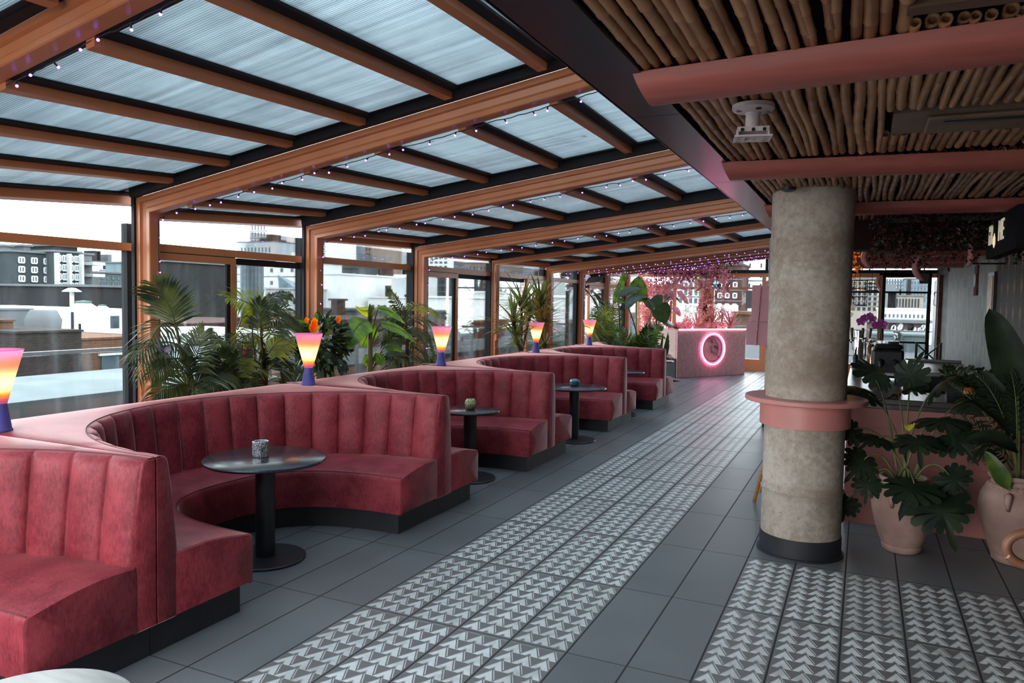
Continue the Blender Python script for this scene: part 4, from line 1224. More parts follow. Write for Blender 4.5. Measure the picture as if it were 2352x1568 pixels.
# back bar equipment and steel counter
t = thing('coffee_machine', 'black espresso machine silhouette before the far bar window', 'coffee machine', (.22, 8.2, 1.0005))
mb = MB(); mb.box((.08, 7.9, 1.03), (.355, 8.5, 1.30)); mb.box((.10, 7.92, 1.30), (.345, 8.48, 1.35))
bevel(mb.build('machine_housing', DARKB, t), .03, 3)
mb = MB(); mb.lathe([(.10, 0), (.10, .02), (1e-4, .02)], (.22, 8.2, 1.3505), 24); mb.build('cup_tray', STEEL, t)
MB().box((.10, 7.83, 1.06), (.34, 7.899, 1.085)).build('drip_tray', STEEL, t)
for k in range(2): MB().tube([(.16 + .12 * k, 7.9, 1.18), (.16 + .12 * k, 7.84, 1.17), (.16 + .12 * k, 7.72, 1.15)], [.035, .02, .014], 8).build('portafilter', BLACKM, t, smooth=True)
for fx in (.11, .32):
    for fy in (7.95, 8.45): MB().lathe([(.02, 0), (.02, .03)], (fx, fy, 1.0005), 10).build('foot', BLACKM, t)
t = thing('bar_chair', 'black bar chair with a cross back before the far window', 'chair', (.95, 13.5, 0))
mb = MB(); mb.box((.75, 13.3, .70), (1.15, 13.7, .75)); bevel(mb.build('seat', BLACKM, t), .01)
for x in (.78, 1.12):
    for y in (13.33, 13.67): MB().box((x - .018, y - .018, 0), (x + .018, y + .018, .70 if y < 13.5 else 1.15)).build('leg', BLACKM, t)
MB().tube([(.78, 13.67, .8), (1.12, 13.67, 1.12)], .012, 6).add(*(lambda q: (q.v, q.f))(MB().tube([(.78, 13.67, 1.12), (1.12, 13.67, .8)], .012, 6))).build('backrest', BLACKM, t)
t = thing('steel_sink_counter', 'stainless bar counter with a lit front edge below the tiled wall', 'counter', (.9, 8.8, 0))
mb = MB(); mb.box((.44, 8.1, 1.05), (1.0, 9.7, 1.09)); mb.box((.44, 8.1, 1.09), (.47, 9.7, 1.11)); mb.box((.44, 9.66, 1.09), (1.0, 9.7, 1.12))
bevel(mb.build('steel_top', STEEL, t), .006)
MB().box((.48, 8.15, 0), (1.0, 9.65, 1.05)).build('counter_body', DARKB, t)
# shrubs and fruit on the bar in front of the steel counter
b = Vector((1.02, 7.0, ZT))
t = thing('herb_planter', 'dark leafy herb planter at the bar front beside the tiled wall', 'planter', b)
MB().box((.62, 6.85, ZT), (1.30, 7.02, ZT + .07)).build('trough', DARKB, t)
m_ = MB(); r_ = random.Random(3)
for k in range(420):
    c = Vector((r_.uniform(.60, 1.32), r_.uniform(6.83, 7.04), ZT + .06 + r_.uniform(0, .10) + .07 * math.sin(r_.uniform(.6, 1.3) * 3)))
    d = Vector((r_.gauss(0, .6), r_.gauss(0, .6), r_.uniform(.1, 1))).normalized(); L = r_.uniform(.035, .075)
    m_.leaf(c, c + d * L, L * .3, (r_.gauss(0, 1), r_.gauss(0, 1), 1), .1, 3)
m_.build('foliage', DARKLEAF, t)
b = at(2228, 872, 'y', 6.75)
tag(MB().ball((b.x, b.y, ZT + .045), .045, 16, 10).build('orange_fruit', simple('orange_peel', (.72, .22, .04), .5, 0, .1, 40, bmp=.2), smooth=True, origin=(b.x, b.y, ZT)), 'orange resting on the bar before the tiled wall', 'orange')

# ---- right wall: scalloped tile, dark wallpaper, service door
def tilemat():
    mt, nt, bs = newmat('scallop_wall_tile'); setp(bs, rough=.62, spec=.12)
    sp = nt.nodes.new('ShaderNodeSeparateXYZ'); nt.links.new(worldpos(nt), sp.inputs[0])
    u = N(sp.outputs[1]) / .085; row = (N(sp.outputs[2]) / .17)
    odd = N.op('MODULO', row.floor(), 2.0) * .5
    fu = (u + odd).fract(); fv = row.fract()
    arch = ((fu - .5) * 2.0); arc = 1.0 - arch * arch * .45
    grout = (fu - .5).abs().gt(.455).max((fv - arc * .95).abs().lt(.035))
    wn = nt.nodes.new('ShaderNodeTexWhiteNoise'); wn.noise_dimensions = '2D'
    cb = nt.nodes.new('ShaderNodeCombineXYZ'); nt.links.new((u + odd).floor().s, cb.inputs[0]); nt.links.new(row.floor().s, cb.inputs[1]); nt.links.new(cb.outputs[0], wn.inputs['Vector'])
    c = mixc(nt, N(wn.outputs['Value']), (.15, .165, .17), (.27, .285, .28))
    nt.links.new(mixc(nt, grout, c, (.30, .25, .17)), bs.inputs['Base Color'])
    return mt
def damask():
    mt, nt, bs = newmat('dark_damask_wallpaper'); setp(bs, rough=.7)
    sp = nt.nodes.new('ShaderNodeSeparateXYZ'); nt.links.new(worldpos(nt), sp.inputs[0])
    u = N(sp.outputs[1]) / .42; v = N(sp.outputs[2]) / .30
    fu, fv = (u.fract() - .5), (v.fract() - .5)
    w = N.op('COSINE', fv * 9.0) * .07 + .10
    vase = (fu.abs().lt(w)) * fv.abs().lt(.44)
    n = N(noise(nt, worldpos(nt), 18, 3)).ramp(.45, .6)
    c = mixc(nt, n, (.012, .011, .010), (.034, .028, .02))
    nt.links.new(mixc(nt, vase * .85, c, (.20, .13, .05)), bs.inputs['Base Color'])
    return mt
DAMASK = damask()
o = struct('wall_right', MB().box((1.50, -2.5, 0), (1.62, 20.1, 2.62)), simple('dark_wall_paint', (.03, .028, .028), .8), 'dark right wall of the bar')
MB().box((1.485, 11.2, 0), (1.50, 17.2, 2.5)).build('tile_panel', tilemat(), o)
MB().box((1.486, 7.2, 0), (1.50, 11.18, 2.5)).build('wallpaper_panel', DAMASK, o); MB().box((1.486, 17.22, 0), (1.50, 18.3, 2.5)).build('wallpaper_panel', DAMASK, o)
t = thing('door_1', 'pale metal service door open beside the far bar window', None, kind='structure')
MB().box((1.40, 18.6, .02), (1.46, 19.4, 2.3)).build('door_slab', simple('pale_door_paint', (.42, .45, .48), .4), t)
MB().tube([(1.40, 18.72, 1.75), (1.36, 18.72, 1.77), (1.36, 18.72, 2.02), (1.40, 18.72, 2.04)], .012, 8).build('door_handle', CHROME, t, smooth=True)
MB().box((1.42, 18.35, 0), (1.5, 18.58, 2.4)).build('brick_jamb', simple('red_brick_jamb', (.17, .06, .045), .8, 0, .3, 12), t)
# framed picture and small bracket sign on the wall
c = at(2276, 690, 'x', 1.47)
t = thing('picture_frame', 'narrow orange picture in a dark frame between tile and wallpaper', 'picture', c)
MB().box((1.455, c.y - .28, c.z - .22), (1.484, c.y + .22, c.z + .36)).build('frame', DARKB, t)
MB().box((1.448, c.y - .22, c.z - .17), (1.4545, c.y + .18, c.z + .31)).build('print', simple('amber_print', (.45, .20, .04), .5, 0, .25, 8), t)
c = at(2243, 640, 'x', 1.2)
t = thing('wall_banner', 'dark hanging banner on a scroll bracket above the tiled wall', 'banner', c)
MB().box((c.x - .01, c.y - .12, c.z - .20), (c.x + .01, c.y + .12, c.z + .16)).build('cloth', simple('maroon_cloth', (.09, .03, .035), .8, 0, .3, 14), t)
MB().tube([(1.485, c.y, c.z + .18), (c.x - .05, c.y, c.z + .18)], .012, 6).add(*(lambda q: (q.v, q.f))(MB().tube([(c.x + .02, c.y + .13, c.z + .17), (c.x + .02, c.y - .13, c.z + .17)], .008, 6))).build('bracket', BLACKM, t)
_e = MB().lathe([(.07, -.004), (.085, 0), (.07, .004)], (0, 0, 0), 20).build('round_emblem', simple('emblem_grey', (.35, .30, .28), .5), t, origin=(0, 0, 0))
e = _e; e.location = (-.018, 0, -.02); e.rotation_euler = (0, PI / 2, 0)

# ---- neon lettering box high on the right
def txt(name, s, size, M, mat, parent=None, depth=.004, outline=False, bev=.0, align='CENTER'):
    cu = bpy.data.curves.new(name, 'FONT'); cu.body = s; cu.size = size; cu.extrude = 0 if outline else depth; cu.align_x = align; cu.align_y = 'CENTER'
    cu.fill_mode = 'NONE' if outline else 'BOTH'; cu.bevel_depth = bev; cu.bevel_resolution = 1
    cu.materials.append(mat)
    o = bpy.data.objects.new(name, cu); COL.objects.link(o)
    bpy.context.view_layer.update()
    me = bpy.data.meshes.new_from_object(o.evaluated_get(bpy.context.evaluated_depsgraph_get()))
    bpy.data.objects.remove(o); bpy.data.curves.remove(cu)
    me.name = name
    if not me.materials: me.materials.append(mat)
    o = bpy.data.objects.new(name, me); COL.objects.link(o)
    if parent: o.parent = parent
    o.matrix_local = M
    return o
XS = .86
A, B = at(2270, 530, 'x', XS), at(2306, 520, 'x', XS)
yc, zc = (A.y + B.y) / 2, (at(2290, 538, 'x', XS)).z
t = thing('neon_sign', 'dark box with pale neon letters ER ME around a small flame', 'sign', (XS, yc, zc))
ln = abs(A.y - B.y)
MB().box((XS + .012, yc - ln * 1.1, zc - .15), (XS + .09, yc + ln * .70, zc + .13)).build('backing_box', simple('matte_black', (.012, .011, .014), .9, spec=.05), t)
NEON = emitmat('pale_neon_tube', (.75, .70, .52), .28)
Rm = Matrix(((0, 0, -1, 0), (-1, 0, 0, 0), (0, 1, 0, 0), (0, 0, 0, 1)))
for s_, oy in (('ER', ln * .30), ('ME', -ln * .34)):
    o = txt('neon_letters', s_, .215, Matrix.Translation((0, oy, .01)) @ Rm @ Matrix.Diagonal((ln * 1.15, 1, 1, 1)), NEON, t, outline=False, depth=.004)
fl = MB(); fl.lathe([(.002, -.075), (.009, -.045), (.008, 0), (.002, .035)], (XS - .006, yc - .0, zc - .02), 10); fl.build('neon_flame', emitmat('flame_neon', (1, .78, .45), .5), t, smooth=True)
MB().tube([(XS + .05, yc, zc + .13), (XS + .05, yc, 2.47)], .01, 6).build('hanger_rod', BLACKM, t)

# ---- hanging pink bananas, birdcages and vines over the bar
BANP = simple('pink_banana_skin', (.48, .17, .17), .5, 0, .15, 10)
def banana(label, px, py, Y, L=.26, rz=0, lean=1, group='pink bananas hanging over the bar', ztop=2.46, mat=None):
    c = at(px, py, 'y', Y)
    t = thing('hanging_banana', label, 'banana', c, group)
    pts, rad = [], []
    for i in range(11):
        q = i / 10; a = (q - .5) * 1.75
        pts.append(c + Vector((math.cos(rz), math.sin(rz), 0)) * (lean * (.09 - .20 * math.cos(a)) * L / .26) + Vector((0, 0, -math.sin(a) * L * .54)))
        rad.append((.006 if i in (0,) else .011 if i in (1, 10) else .030 * math.sin(PI * (q * .86 + .1)) ** .5) * L / .26)
    MB().tube(pts, rad, 9).build('fruit', mat or BANP, t, smooth=True)
    MB().tube([pts[0], Vector((pts[0].x, pts[0].y, ztop))], .0025, 4).build('string', WIRE, t)
for q in (('pink banana hanging left, over the orange-lit flowers', 2011, 590, 9.0, .27, 0, 1), ('pink banana hanging in front of the top of the far bar window', 2034, 648, 10.5, .22, 0, 1), ('dark pink banana hanging inside the left wire cage', 1968, 672, 11.5, .20, 0, 1),
          ('large pink banana hanging before the black speaker corner', 2136, 615, 8.5, .30, 0, 1), ('dim pink banana hanging near the neon letter box', 2221, 585, 7.0, .22, 0, -.3)):
    banana(*q)
def cage(label, px, py, Y, r, h, group='wire cages over the bar'):
    c = at(px, py, 'y', Y)
    t = thing('hanging_birdcage', label, 'birdcage', c, group)
    mb = MB()
    for k in range(16):
        a = 2 * PI * k / 16; mb.tube([c + Vector((r * math.cos(a), r * math.sin(a), -h / 2)), c + Vector((r * math.cos(a), r * math.sin(a), h / 2))], .003, 4)
    for z in (-h / 2, -h / 6, h / 6, h / 2): mb.tube([c + Vector((r * math.cos(2 * PI * j / 20), r * math.sin(2 * PI * j / 20), z)) for j in range(21)], .005, 4)
    mb.build('wire_cage', CAGE, t)
    MB().lathe([(1e-4, 0), (r, 0), (r, .012), (1e-4, .012)], c + Vector((0, 0, -h / 2 - .012)), 20, False).build('floor_tray', CAGE, t)
    MB().tube([c + Vector((0, 0, h / 2)), Vector((c.x, c.y, 2.46))], .004, 4).build('chain', WIRE, t)
cage('wire cage with the dark pink banana beside the column', 1974, 672, 11.5, .10, .34)
cage('small wire cage before the far bar window post', 2003, 655, 13.0, .09, .16)
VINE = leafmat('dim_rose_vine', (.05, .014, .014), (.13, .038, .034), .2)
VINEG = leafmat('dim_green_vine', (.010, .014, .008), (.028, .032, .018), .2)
def vines(label, x0, x1, y, z, n, seed, mat, mat2, drop=.4):
    r_ = random.Random(seed)
    t = thing('hanging_vines', label, 'vines', ((x0 + x1) / 2, y, 2.45), 'vines hung over the bar')
    MB().box((x0, y - .02, 2.40), (x1, y + .02, 2.44)).build('rack_bar', BLACKM, t)
    mb, m2 = MB(), MB()
    for k in range(n):
        x = r_.uniform(x0, x1); yy = y + r_.uniform(-.22, .22); L = drop * r_.uniform(.3, 1.15)
        for j in range(int(L / .022)):
            c = Vector((x + r_.gauss(0, .02), yy + r_.gauss(0, .02), 2.44 - j * .022))
            d = Vector((r_.gauss(0, 1), r_.gauss(0, 1), -.6)).normalized(); l = r_.uniform(.022, .042)
            (mb if r_.random() < .7 else m2).leaf(c, c + d * l, l * .3, (r_.gauss(0, 1), r_.gauss(0, 1), 1), .1, 2)
    mb.build('foliage', mat, t); m2.build('dark_foliage', mat2, t)
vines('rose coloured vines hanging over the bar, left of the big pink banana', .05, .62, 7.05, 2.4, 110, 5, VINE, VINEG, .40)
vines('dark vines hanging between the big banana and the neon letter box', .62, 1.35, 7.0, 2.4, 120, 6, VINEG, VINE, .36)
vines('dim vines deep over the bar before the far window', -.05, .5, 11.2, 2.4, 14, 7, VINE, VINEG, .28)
t = thing('hanging_flowers', 'orange-lit hanging flowers beside the column top', 'flowers', at(1964, 600, 'y', 9.4))
c = t.location.copy(); m_ = MB(); r_ = random.Random(9)
for k in range(110):
    d = Vector((r_.gauss(0, .6), r_.gauss(0, .6), r_.gauss(0, 1))); p = c + d * .13; l = r_.uniform(.018, .036)
    m_.leaf(p, p + Vector((r_.gauss(0, 1), r_.gauss(0, 1), r_.gauss(0, 1))).normalized() * l, l * .35, (r_.gauss(0, 1), -1, r_.gauss(0, 1)), 0, 3)
m_.build('foliage', ORANGEP, t); MB().tube([c + Vector((0, 0, .1)), (c.x, c.y, 2.46)], .004, 4).build('string', WIRE, t)
pl = bpy.data.lights.new('warm_spot', 'POINT'); pl.energy = 3; pl.color = (1, .5, .15); pl.shadow_soft_size = .03
po = bpy.data.objects.new('warm_spot', pl); COL.objects.link(po); po.location = c + Vector((-.12, -.18, .12))
t = thing('wall_speaker', 'small black speaker hung at the top corner of the far bar window', 'speaker', at(2122, 640, 'y', 16))
c = t.location; bevel(MB().box((c.x - .08, c.y - .1, c.z - .09), (c.x + .09, c.y + .1, c.z + .11)).build('cabinet', DARKB, t), .015)
MB().tube([(c.x, c.y, c.z + .11), (c.x, c.y, 2.46)], .012, 6).build('bracket', BLACKM, t)

# ---- plants in clay pots before the bar
def clay():
    mt, nt, bs = newmat('blush_clay'); setp(bs, rough=.72)
    f = N(noise(nt, coords(nt), 4, 4, .6)).ramp(.3, .75)
    nt.links.new(mixc(nt, f, (.25, .145, .115), (.41, .26, .215)), bs.inputs['Base Color']); bump(nt, bs, noise(nt, coords(nt), 70), .2, .003)
    return mt
CLAY = clay()
def urn(name, label, x, y, s, h):
    t = thing(name, label, 'potted plant', (x, y, 0))
    pr = [(.095, 0), (.110, .012), (.116, .045), (.112, .05), (.120, .06), (.152, .16), (.177, .27), (.183, .33), (.176, .39), (.155, .435), (.140, .448), (.142, .456), (.134, .462), (.126, .475), (.126, .487), (.138, .492), (.144, .505), (.140, .520), (.126, .520), (.118, .50), (.112, .46)]
    k = h / .52
    o = MB().lathe([(r * s, z * k) for r, z in pr], (x, y, 0), 48).build('pot', CLAY, t, smooth=True, angle=50)
    rp = MB()
    for j in range(30):
        a = 2 * PI * j / 30; r = .150 * s
        p0, p1 = Vector((x + r * math.cos(a), y + r * math.sin(a), .432 * k)), Vector((x + .134 * s * math.cos(a + .14), y + .134 * s * math.sin(a + .14), .462 * k))
        rp.tube([p0, p1], .008 * s, 5)
    rp.build('rope_band', CLAY, o, smooth=True)
    for a in (-1.95, -.35, 1.2):
        d = Vector((math.cos(a), math.sin(a), 0))
        MB().tube([Vector((x, y, .425 * k)) + d * .160 * s, Vector((x, y, .42 * k)) + d * .195 * s, Vector((x, y, .385 * k)) + d * .203 * s, Vector((x, y, .335 * k)) + d * .187 * s], [.012, .026, .020, .010], 8).build('lug', CLAY, t, smooth=True)
    MB().lathe([(1e-4, .47 * k), (.116 * s, .47 * k)], (x, y, 0), 24, False).build('soil', SOIL, t)
    return t
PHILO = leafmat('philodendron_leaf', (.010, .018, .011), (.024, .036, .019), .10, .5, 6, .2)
def lobed(t, c, d, size, up_, mat, seed):
    """a deeply lobed philodendron blade: c stalk point, d direction to the tip"""
    r_ = random.Random(seed)
    d = Vector(d).normalized(); u_ = Vector(up_); s_ = d.cross(u_).normalized(); u_ = s_.cross(d)
    out = []
    NL = 6
    for side in (1, -1):
        e = []
        for k in range(NL):
            a = math.radians(158 - k * 27)
            R0 = size * (.78 + .22 * math.sin(k / (NL - 1) * PI)) * r_.uniform(.88, 1.08)
            for da, rr in ((13.2, .74), (9, .92), (1, 1.0), (-8, .96), (-13.2, .76)):
                aa = a + math.radians(da)
                e.append((math.cos(aa) * R0 * rr, math.sin(aa) * R0 * rr * side))
        out.append(e)
    tip = [(size * 1.0, .10 * size), (size * 1.18, 0), (size * 1.0, -.10 * size)]
    loop = out[0] + tip + out[1][::-1]
    mb = MB()
    def P(x, y):
        rad = math.hypot(x, y)
        return Vector(c) + d * (x + size * .25) + s_ * y + u_ * (abs(y) * .22 - rad * rad / size * .38)
    vs = [P(.12 * size, 0)] + [P(x, y) for x, y in loop]
    n = len(loop)
    mid = [P(.12 * size + (x - .12 * size) * .5, y * .5) for x, y in loop]
    mb.add(vs + mid, [(0, 1 + n + j, 1 + n + (j + 1) % n) for j in range(n)] + [(1 + n + j, 1 + j, 1 + (j + 1) % n, 1 + n + (j + 1) % n) for j in range(n)])
    return mb.build('leaf', mat, t, smooth=True)
PX, PY = .30, 5.87
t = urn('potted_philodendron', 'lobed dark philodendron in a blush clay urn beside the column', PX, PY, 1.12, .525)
LV = [((1995, 905), (-.9, -.35, .1), .17, 0), ((2012, 872), (-.2, -.5, .8), .16, .05), ((2062, 900), (.4, -.6, .3), .16, .1), ((1962, 985), (-.7, -.4, -.5), .10, -.05), ((1985, 1055), (-.5, -.6, -.6), .13, -.08), ((2020, 1005), (-.6, -.7, -.1), .13, -.1), ((2105, 1005), (.1, -.8, -.4), .15, -.1),
      ((2160, 960), (.2, -.8, -.2), .17, .0), ((2185, 1000), (.6, -.6, -.5), .15, .05), ((2100, 1110), (-.3, -.8, -.4), .18, -.25), ((2150, 1150), (.4, -.5, -.8), .20, -.2), ((1945, 1150), (-.15, -.3, -.95), .10, -.05), ((1996, 1105), (-.1, -.5, -.9), .10, -.1),
      ((2180, 1090), (.6, -.4, -.5), .12, -.1), ((2140, 900), (.5, -.3, .5), .16, .15), ((2090, 880), (.1, -.2, .9), .15, .2), ((2215, 920), (.7, -.3, .1), .15, .1)]
for i, ((px, py), d, s_, dy) in enumerate(LV):
    c = at(px, py, 'y', PY + dy)
    root = Vector((PX + .05 * math.cos(i * 2.4), PY + .05 * math.sin(i * 2.4), .47))
    up_h = Vector((c.x, c.y, c.z)); mid = root.lerp(up_h, .45) + Vector((0, 0, max(.08, .28 - abs(c.z - .9) * .2)))
    MB().tube(bez(root, mid, c, 10), [.009 - .0004 * j for j in range(11)], 6).build('stem', STEMG, t, smooth=True)
    lobed(t, c, d, s_ * 1.12, Vector((0, -.35, 1)) if d[2] > -.5 else Vector((.1, -1, .4)), PHILO, 100 + i)
c = at(2088, 990, 'y', PY - .2); m_ = MB()
for k in range(4): m_.leaf(c, c + Vector((.02 * (k - 1.5), -.02, .04 + .008 * k)), .008, (0, -1, .2), 0, 4)
m_.build('young_leaf', BANANAY, t)
QX, QY = .985, 5.97
t = urn('potted_strelitzia', 'dark paddle-leaved plant in the blush clay urn at the right edge', QX, QY, 1.25, .60)
def paddle(a, c, w, droop, Y0, root=(QX, QY, .5), nrm=(.1, -1, .2), mat=PHILO):
    A, C_ = at(*a, 'y', Y0), at(*c, 'y', Y0 + .02)
    n = 12; ax = C_ - A; L = ax.length; tt = ax.normalized(); nn = Vector(nrm); sd = tt.cross(nn).normalized(); nn = sd.cross(tt); rows = []
    for i in range(n + 1):
        q = i / n; ww = w * (min(1, q * 3.5) ** .7) * (max(0, 1 - q ** 2.6) ** .6); p = A + ax * q + nn * (droop * L * math.sin(PI * q))
        rows.append([p + sd * ww * s_ + nn * ww * .25 * abs(s_) for s_ in (-1, -.5, 0, .5, 1)])
    o = MB().grid(rows).build('leaf', mat, t, smooth=True)
    R_ = Vector(root); MB().tube(bez(R_, R_.lerp(A, .5) + Vector((0, 0, .1)), A, 8), [.014 - .0008 * j for j in range(9)], 6).build('stem', STEMG, t, smooth=True)
paddle((2338, 905), (2272, 708), .12, .05, QY - .05); paddle((2335, 1010), (2385, 760), .14, .02, QY); paddle((2318, 1125), (2262, 1035), .055, .05, QY - .2, mat=MIDLEAF)
paddle((2320, 1000), (2205, 905), .10, .1, QY - .1, nrm=(.3, -.4, .9)); paddle((2330, 960), (2250, 850), .09, .1, QY + .05); paddle((2340, 1040), (2215, 1010), .09, .18, QY - .2, nrm=(.2, -.5, .9)); paddle((2345, 940), (2310, 850), .1, .05, QY + .1)
rnd = random.Random(77)
for (a, m1, c) in (((2325, 1060), (2270, 930), (2180, 880)), ((2330, 1050), (2300, 900), (2240, 860)), ((2335, 1060), (2340, 900), (2320, 850)), ((2325, 1080), (2255, 960), (2185, 960)), ((2330, 1070), (2270, 1000), (2225, 1040))):
    frond(t, at(*a, 'y', QY), at(*m1, 'y', QY - .1), at(*c, 'y', QY - .1), .14, rnd, mat=PHILO, npair=16, w=.012, droop=.4)

# ---- rattan stool behind the column and rattan arm at the right edge
RATTAN2 = simple('dark_cane', (.27, .11, .055), .5, 0, .2, 3)
RATTAN = simple('rattan_cane', (.50, .235, .07), .4, 0, .2, 3, stretch=(2, 2, 20))
sx, sy = -.52, 6.80
b = at(1730, 1152, 'z', 0)
t = thing('rattan_stool', 'rattan bar stool mostly hidden behind the concrete column', 'stool', (sx, sy, 0))
MB().lathe([(1e-4, .70), (.165, .70), (.175, .715), (.165, .73), (1e-4, .735)], (sx, sy, 0), 28, False).build('seat', RATTAN, t, smooth=True, angle=40)
for k in range(4):
    a = math.atan2(b.y - sy, b.x - sx) + k * PI / 2; d = Vector((math.cos(a), math.sin(a), 0))
    MB().tube([Vector((sx, sy, 0)) + d * .292, Vector((sx, sy, .70)) + d * .14], .014, 8).build('leg', RATTAN, t, smooth=True)
    MB().tube([Vector((sx, sy, .30)) + d * .20, Vector((sx, sy, .09)) + Vector((math.cos(a + .12), math.sin(a + .12), 0)) * .255], .009, 6).build('brace', RATTAN, t, smooth=True)
MB().tube([(sx + .215 * math.cos(2 * PI * j / 28), sy + .215 * math.sin(2 * PI * j / 28), .29) for j in range(29)], .009, 6).build('foot_ring', RATTAN, t, smooth=True)
c = at(2368, 1262, 'y', 3.6)
t = thing('rattan_chair', 'rattan chair arm hoop just entering at the right edge', 'chair', (c.x + .32, 3.75, 0))
q = t.location
hp = [Vector((c.x + .085 * math.cos(a) * 1.0, 3.6 + .01 * math.cos(a), c.z + .068 * math.sin(a))) for a in [PI * .5 + PI * j / 14 for j in range(15)]]
MB().tube([Vector((q.x + .2, 3.62, hp[0].z + .01))] + hp + [Vector((q.x + .2, 3.62, hp[-1].z - .01))],   .019, 8).build('arm', RATTAN2, t, smooth=True)
mb = MB(); mb.tube([hp[8] - Vector((0, .0, .012)), hp[9]], .0195, 8); mb.build('binding', simple('pale_binding', (.72, .56, .36), .5), t)
bevel(MB().box((q.x - .18, 3.45, .40), (q.x + .3, 3.95, .45)).build('seat', RATTAN, t), .02)
for x in (-.15, .27):
    for y in (3.48, 3.92): MB().tube([(q.x + x, y, 0), (q.x + x, y, .40)], .016, 8).build('leg', RATTAN, t, smooth=True)
MB().tube([(q.x - .05, 3.62, .45), (q.x + .2, 3.62, hp[-1].z - .01)], .013, 6).add(*(lambda k: (k.v, k.f))(MB().tube([(q.x + .2, 3.62, .45), (q.x + .2, 3.62, hp[0].z + .01)], .013, 6))).build('arm_post', RATTAN, t)

# ---- projector mount, ceiling cassette, cable gland on the ceiling
WHITEMET = simple('aged_white_metal', (.62, .52, .51), .5, 0, .06, 8)
mx, my = -.415, 3.03
t = thing('projector_mount', 'white metal projector mount on the bamboo ceiling', 'ceiling mount', (mx, my, 2.462))
MB().lathe([(1e-4, 0), (.078, 0), (.078, -.016), (.074, -.020), (.030, -.030), (.029, -.036), (1e-4, -.036)], t.location, 36, False).build('ceiling_plate', WHITEMET, t, smooth=True, angle=35)
for k in range(4):
    a = .5 + k * PI / 2; MB().lathe([(1e-4, -.0228), (.011, -.0228), (.011, -.0268), (1e-4, -.0268)], Vector(t.location) + Vector((.054 * math.cos(a), .054 * math.sin(a), 0)), 14, False).build('screw_recess', DARKB, t)
MB().lathe([(.027, -.032), (.027, -.088)], t.location, 28).build('drop_tube', WHITEMET, t, smooth=True, angle=40)
Mr = Matrix.Translation(t.location) @ Matrix.Rotation(math.radians(12), 4, 'Z')
mb = MB(); mb.box((-.058, -.042, -.094), (.058, .042, -.088), Mr); mb.box((-.058, -.042, -.122), (-.053, .042, -.094), Mr); mb.box((.053, -.042, -.122), (.058, .042, -.094), Mr); mb.box((-.058, .038, -.122), (.058, .042, -.094), Mr); mb.box((-.058, -.042, -.106), (.058, -.038, -.094), Mr)
mb.build('yoke', WHITEMET, t)
mb = MB()
# slotted plate: bars leave the openings open
for x0, x1, y0, y1 in ((-.068, .068, -.056, -.046), (-.068, .068, .046, .056), (-.068, -.058, -.046, .046), (.058, .068, -.046, .046), (-.040, -.028, -.046, .046), (.028, .040, -.046, .046), (-.003, .003, -.03, .03), (-.028, .028, -.046, -.03), (-.028, .028, .03, .046), (-.058, -.040, -.02, -.01), (-.058, -.040, .012, .022), (.040, .058, -.02, -.01), (.040, .058, .012, .022)):
    mb.box((x0, y0, -.128), (x1, y1, -.122), Mr)
mb.build('slotted_plate', WHITEMET, t)
for x in (-.04, 0, .04):
    _e = MB().lathe([(1e-4, 0), (.007, 0), (.007, .003), (1e-4, .003)], (0, 0, 0), 10, False).build('screw', DARKB, t, origin=(0, 0, 0)); _e.matrix_local = Matrix.Rotation(math.radians(12), 4, 'Z') @ Matrix.Translation((x, -.0425, -.100)) @ Matrix.Rotation(PI / 2, 4, 'X')
CASS = simple('brown_cassette', (.19, .115, .07), .6, 0, .15, 5)
t = thing('ceiling_vent', 'brown air cassette recessed in the bamboo ceiling', 'vent', (.55, 3.59, 2.46))
mb = MB(); mb.box((.075, 3.385, 2.468), (1.05, 3.79, 2.60)); mb.build('frame', CASS, t)
mb = MB(); mb.box((.20, 3.46, 2.450), (.95, 3.74, 2.4679)); bevel(mb.build('grille', CASS, t), .008)
MB().box((.26, 3.50, 2.445), (.9, 3.53, 2.4499)).build('air_slot', DARKB, t)
t = thing('cable_gland', 'small dark round fitting where the column meets the bamboo', 'fitting', at(1812, 430, 'z', 2.455))
MB().lathe([(1e-4, 0), (.045, 0), (.045, -.02), (.02, -.03), (1e-4, -.03)], t.location, 20, False).build('fitting_body', DARKB, t, smooth=True, angle=40)
# ================================================================ host desk, neon and pink blossoms at the far end
DL, DR = Vector((-3.80, 17.0, 0)), Vector((-2.57, 18.85, 0))
DD = (DR - DL).normalized(); DW = (DR - DL).length
DN = Vector((DD.y, -DD.x, 0))                 # faces the corridor
MD = Matrix(((DD.x, -DN.x, 0, DL.x), (DD.y, -DN.y, 0, DL.y), (0, 0, 1, 0), (0, 0, 0, 1)))   # local x along, y into the desk
def dp(x, y, z): return MD @ Vector((x, y, z))
t = thing('host_desk', 'pink stucco host desk with a neon oval, below the pink blossoms', 'desk', DL)
bevel(MB().box((0, 0, .0), (DW, .75, 1.10), MD).build('desk_body', PINKD, t), .01)
MB().box((-.004, .06, .45), (-.0005, .74, 1.09), MD).build('pale_side_panel', simple('pale_pink_panel', (.72, .45, .40), .6, 0, .06, 6), t)
MB().box((-.02, .03, 0), (-.0045, .74, .44), MD).build('black_side_panel', DARKB, t)
NEONP = emitmat('pink_neon', (1.0, .30, .62), 9)
NEONW = emitmat('pale_pink_neon', (1.0, .62, .80), 5)
MB().tube([dp(.02, -.012, 1.105), dp(DW - .02, -.012, 1.105)], .014, 8).build('neon_edge_strip', NEONW, t)
oc = (DW * .50, .645)
def oval(rx, rz, y, n=64): return [dp(oc[0] + rx * math.cos(2 * PI * j / n), y, oc[1] + rz * math.sin(2 * PI * j / n)) for j in range(n + 1)]
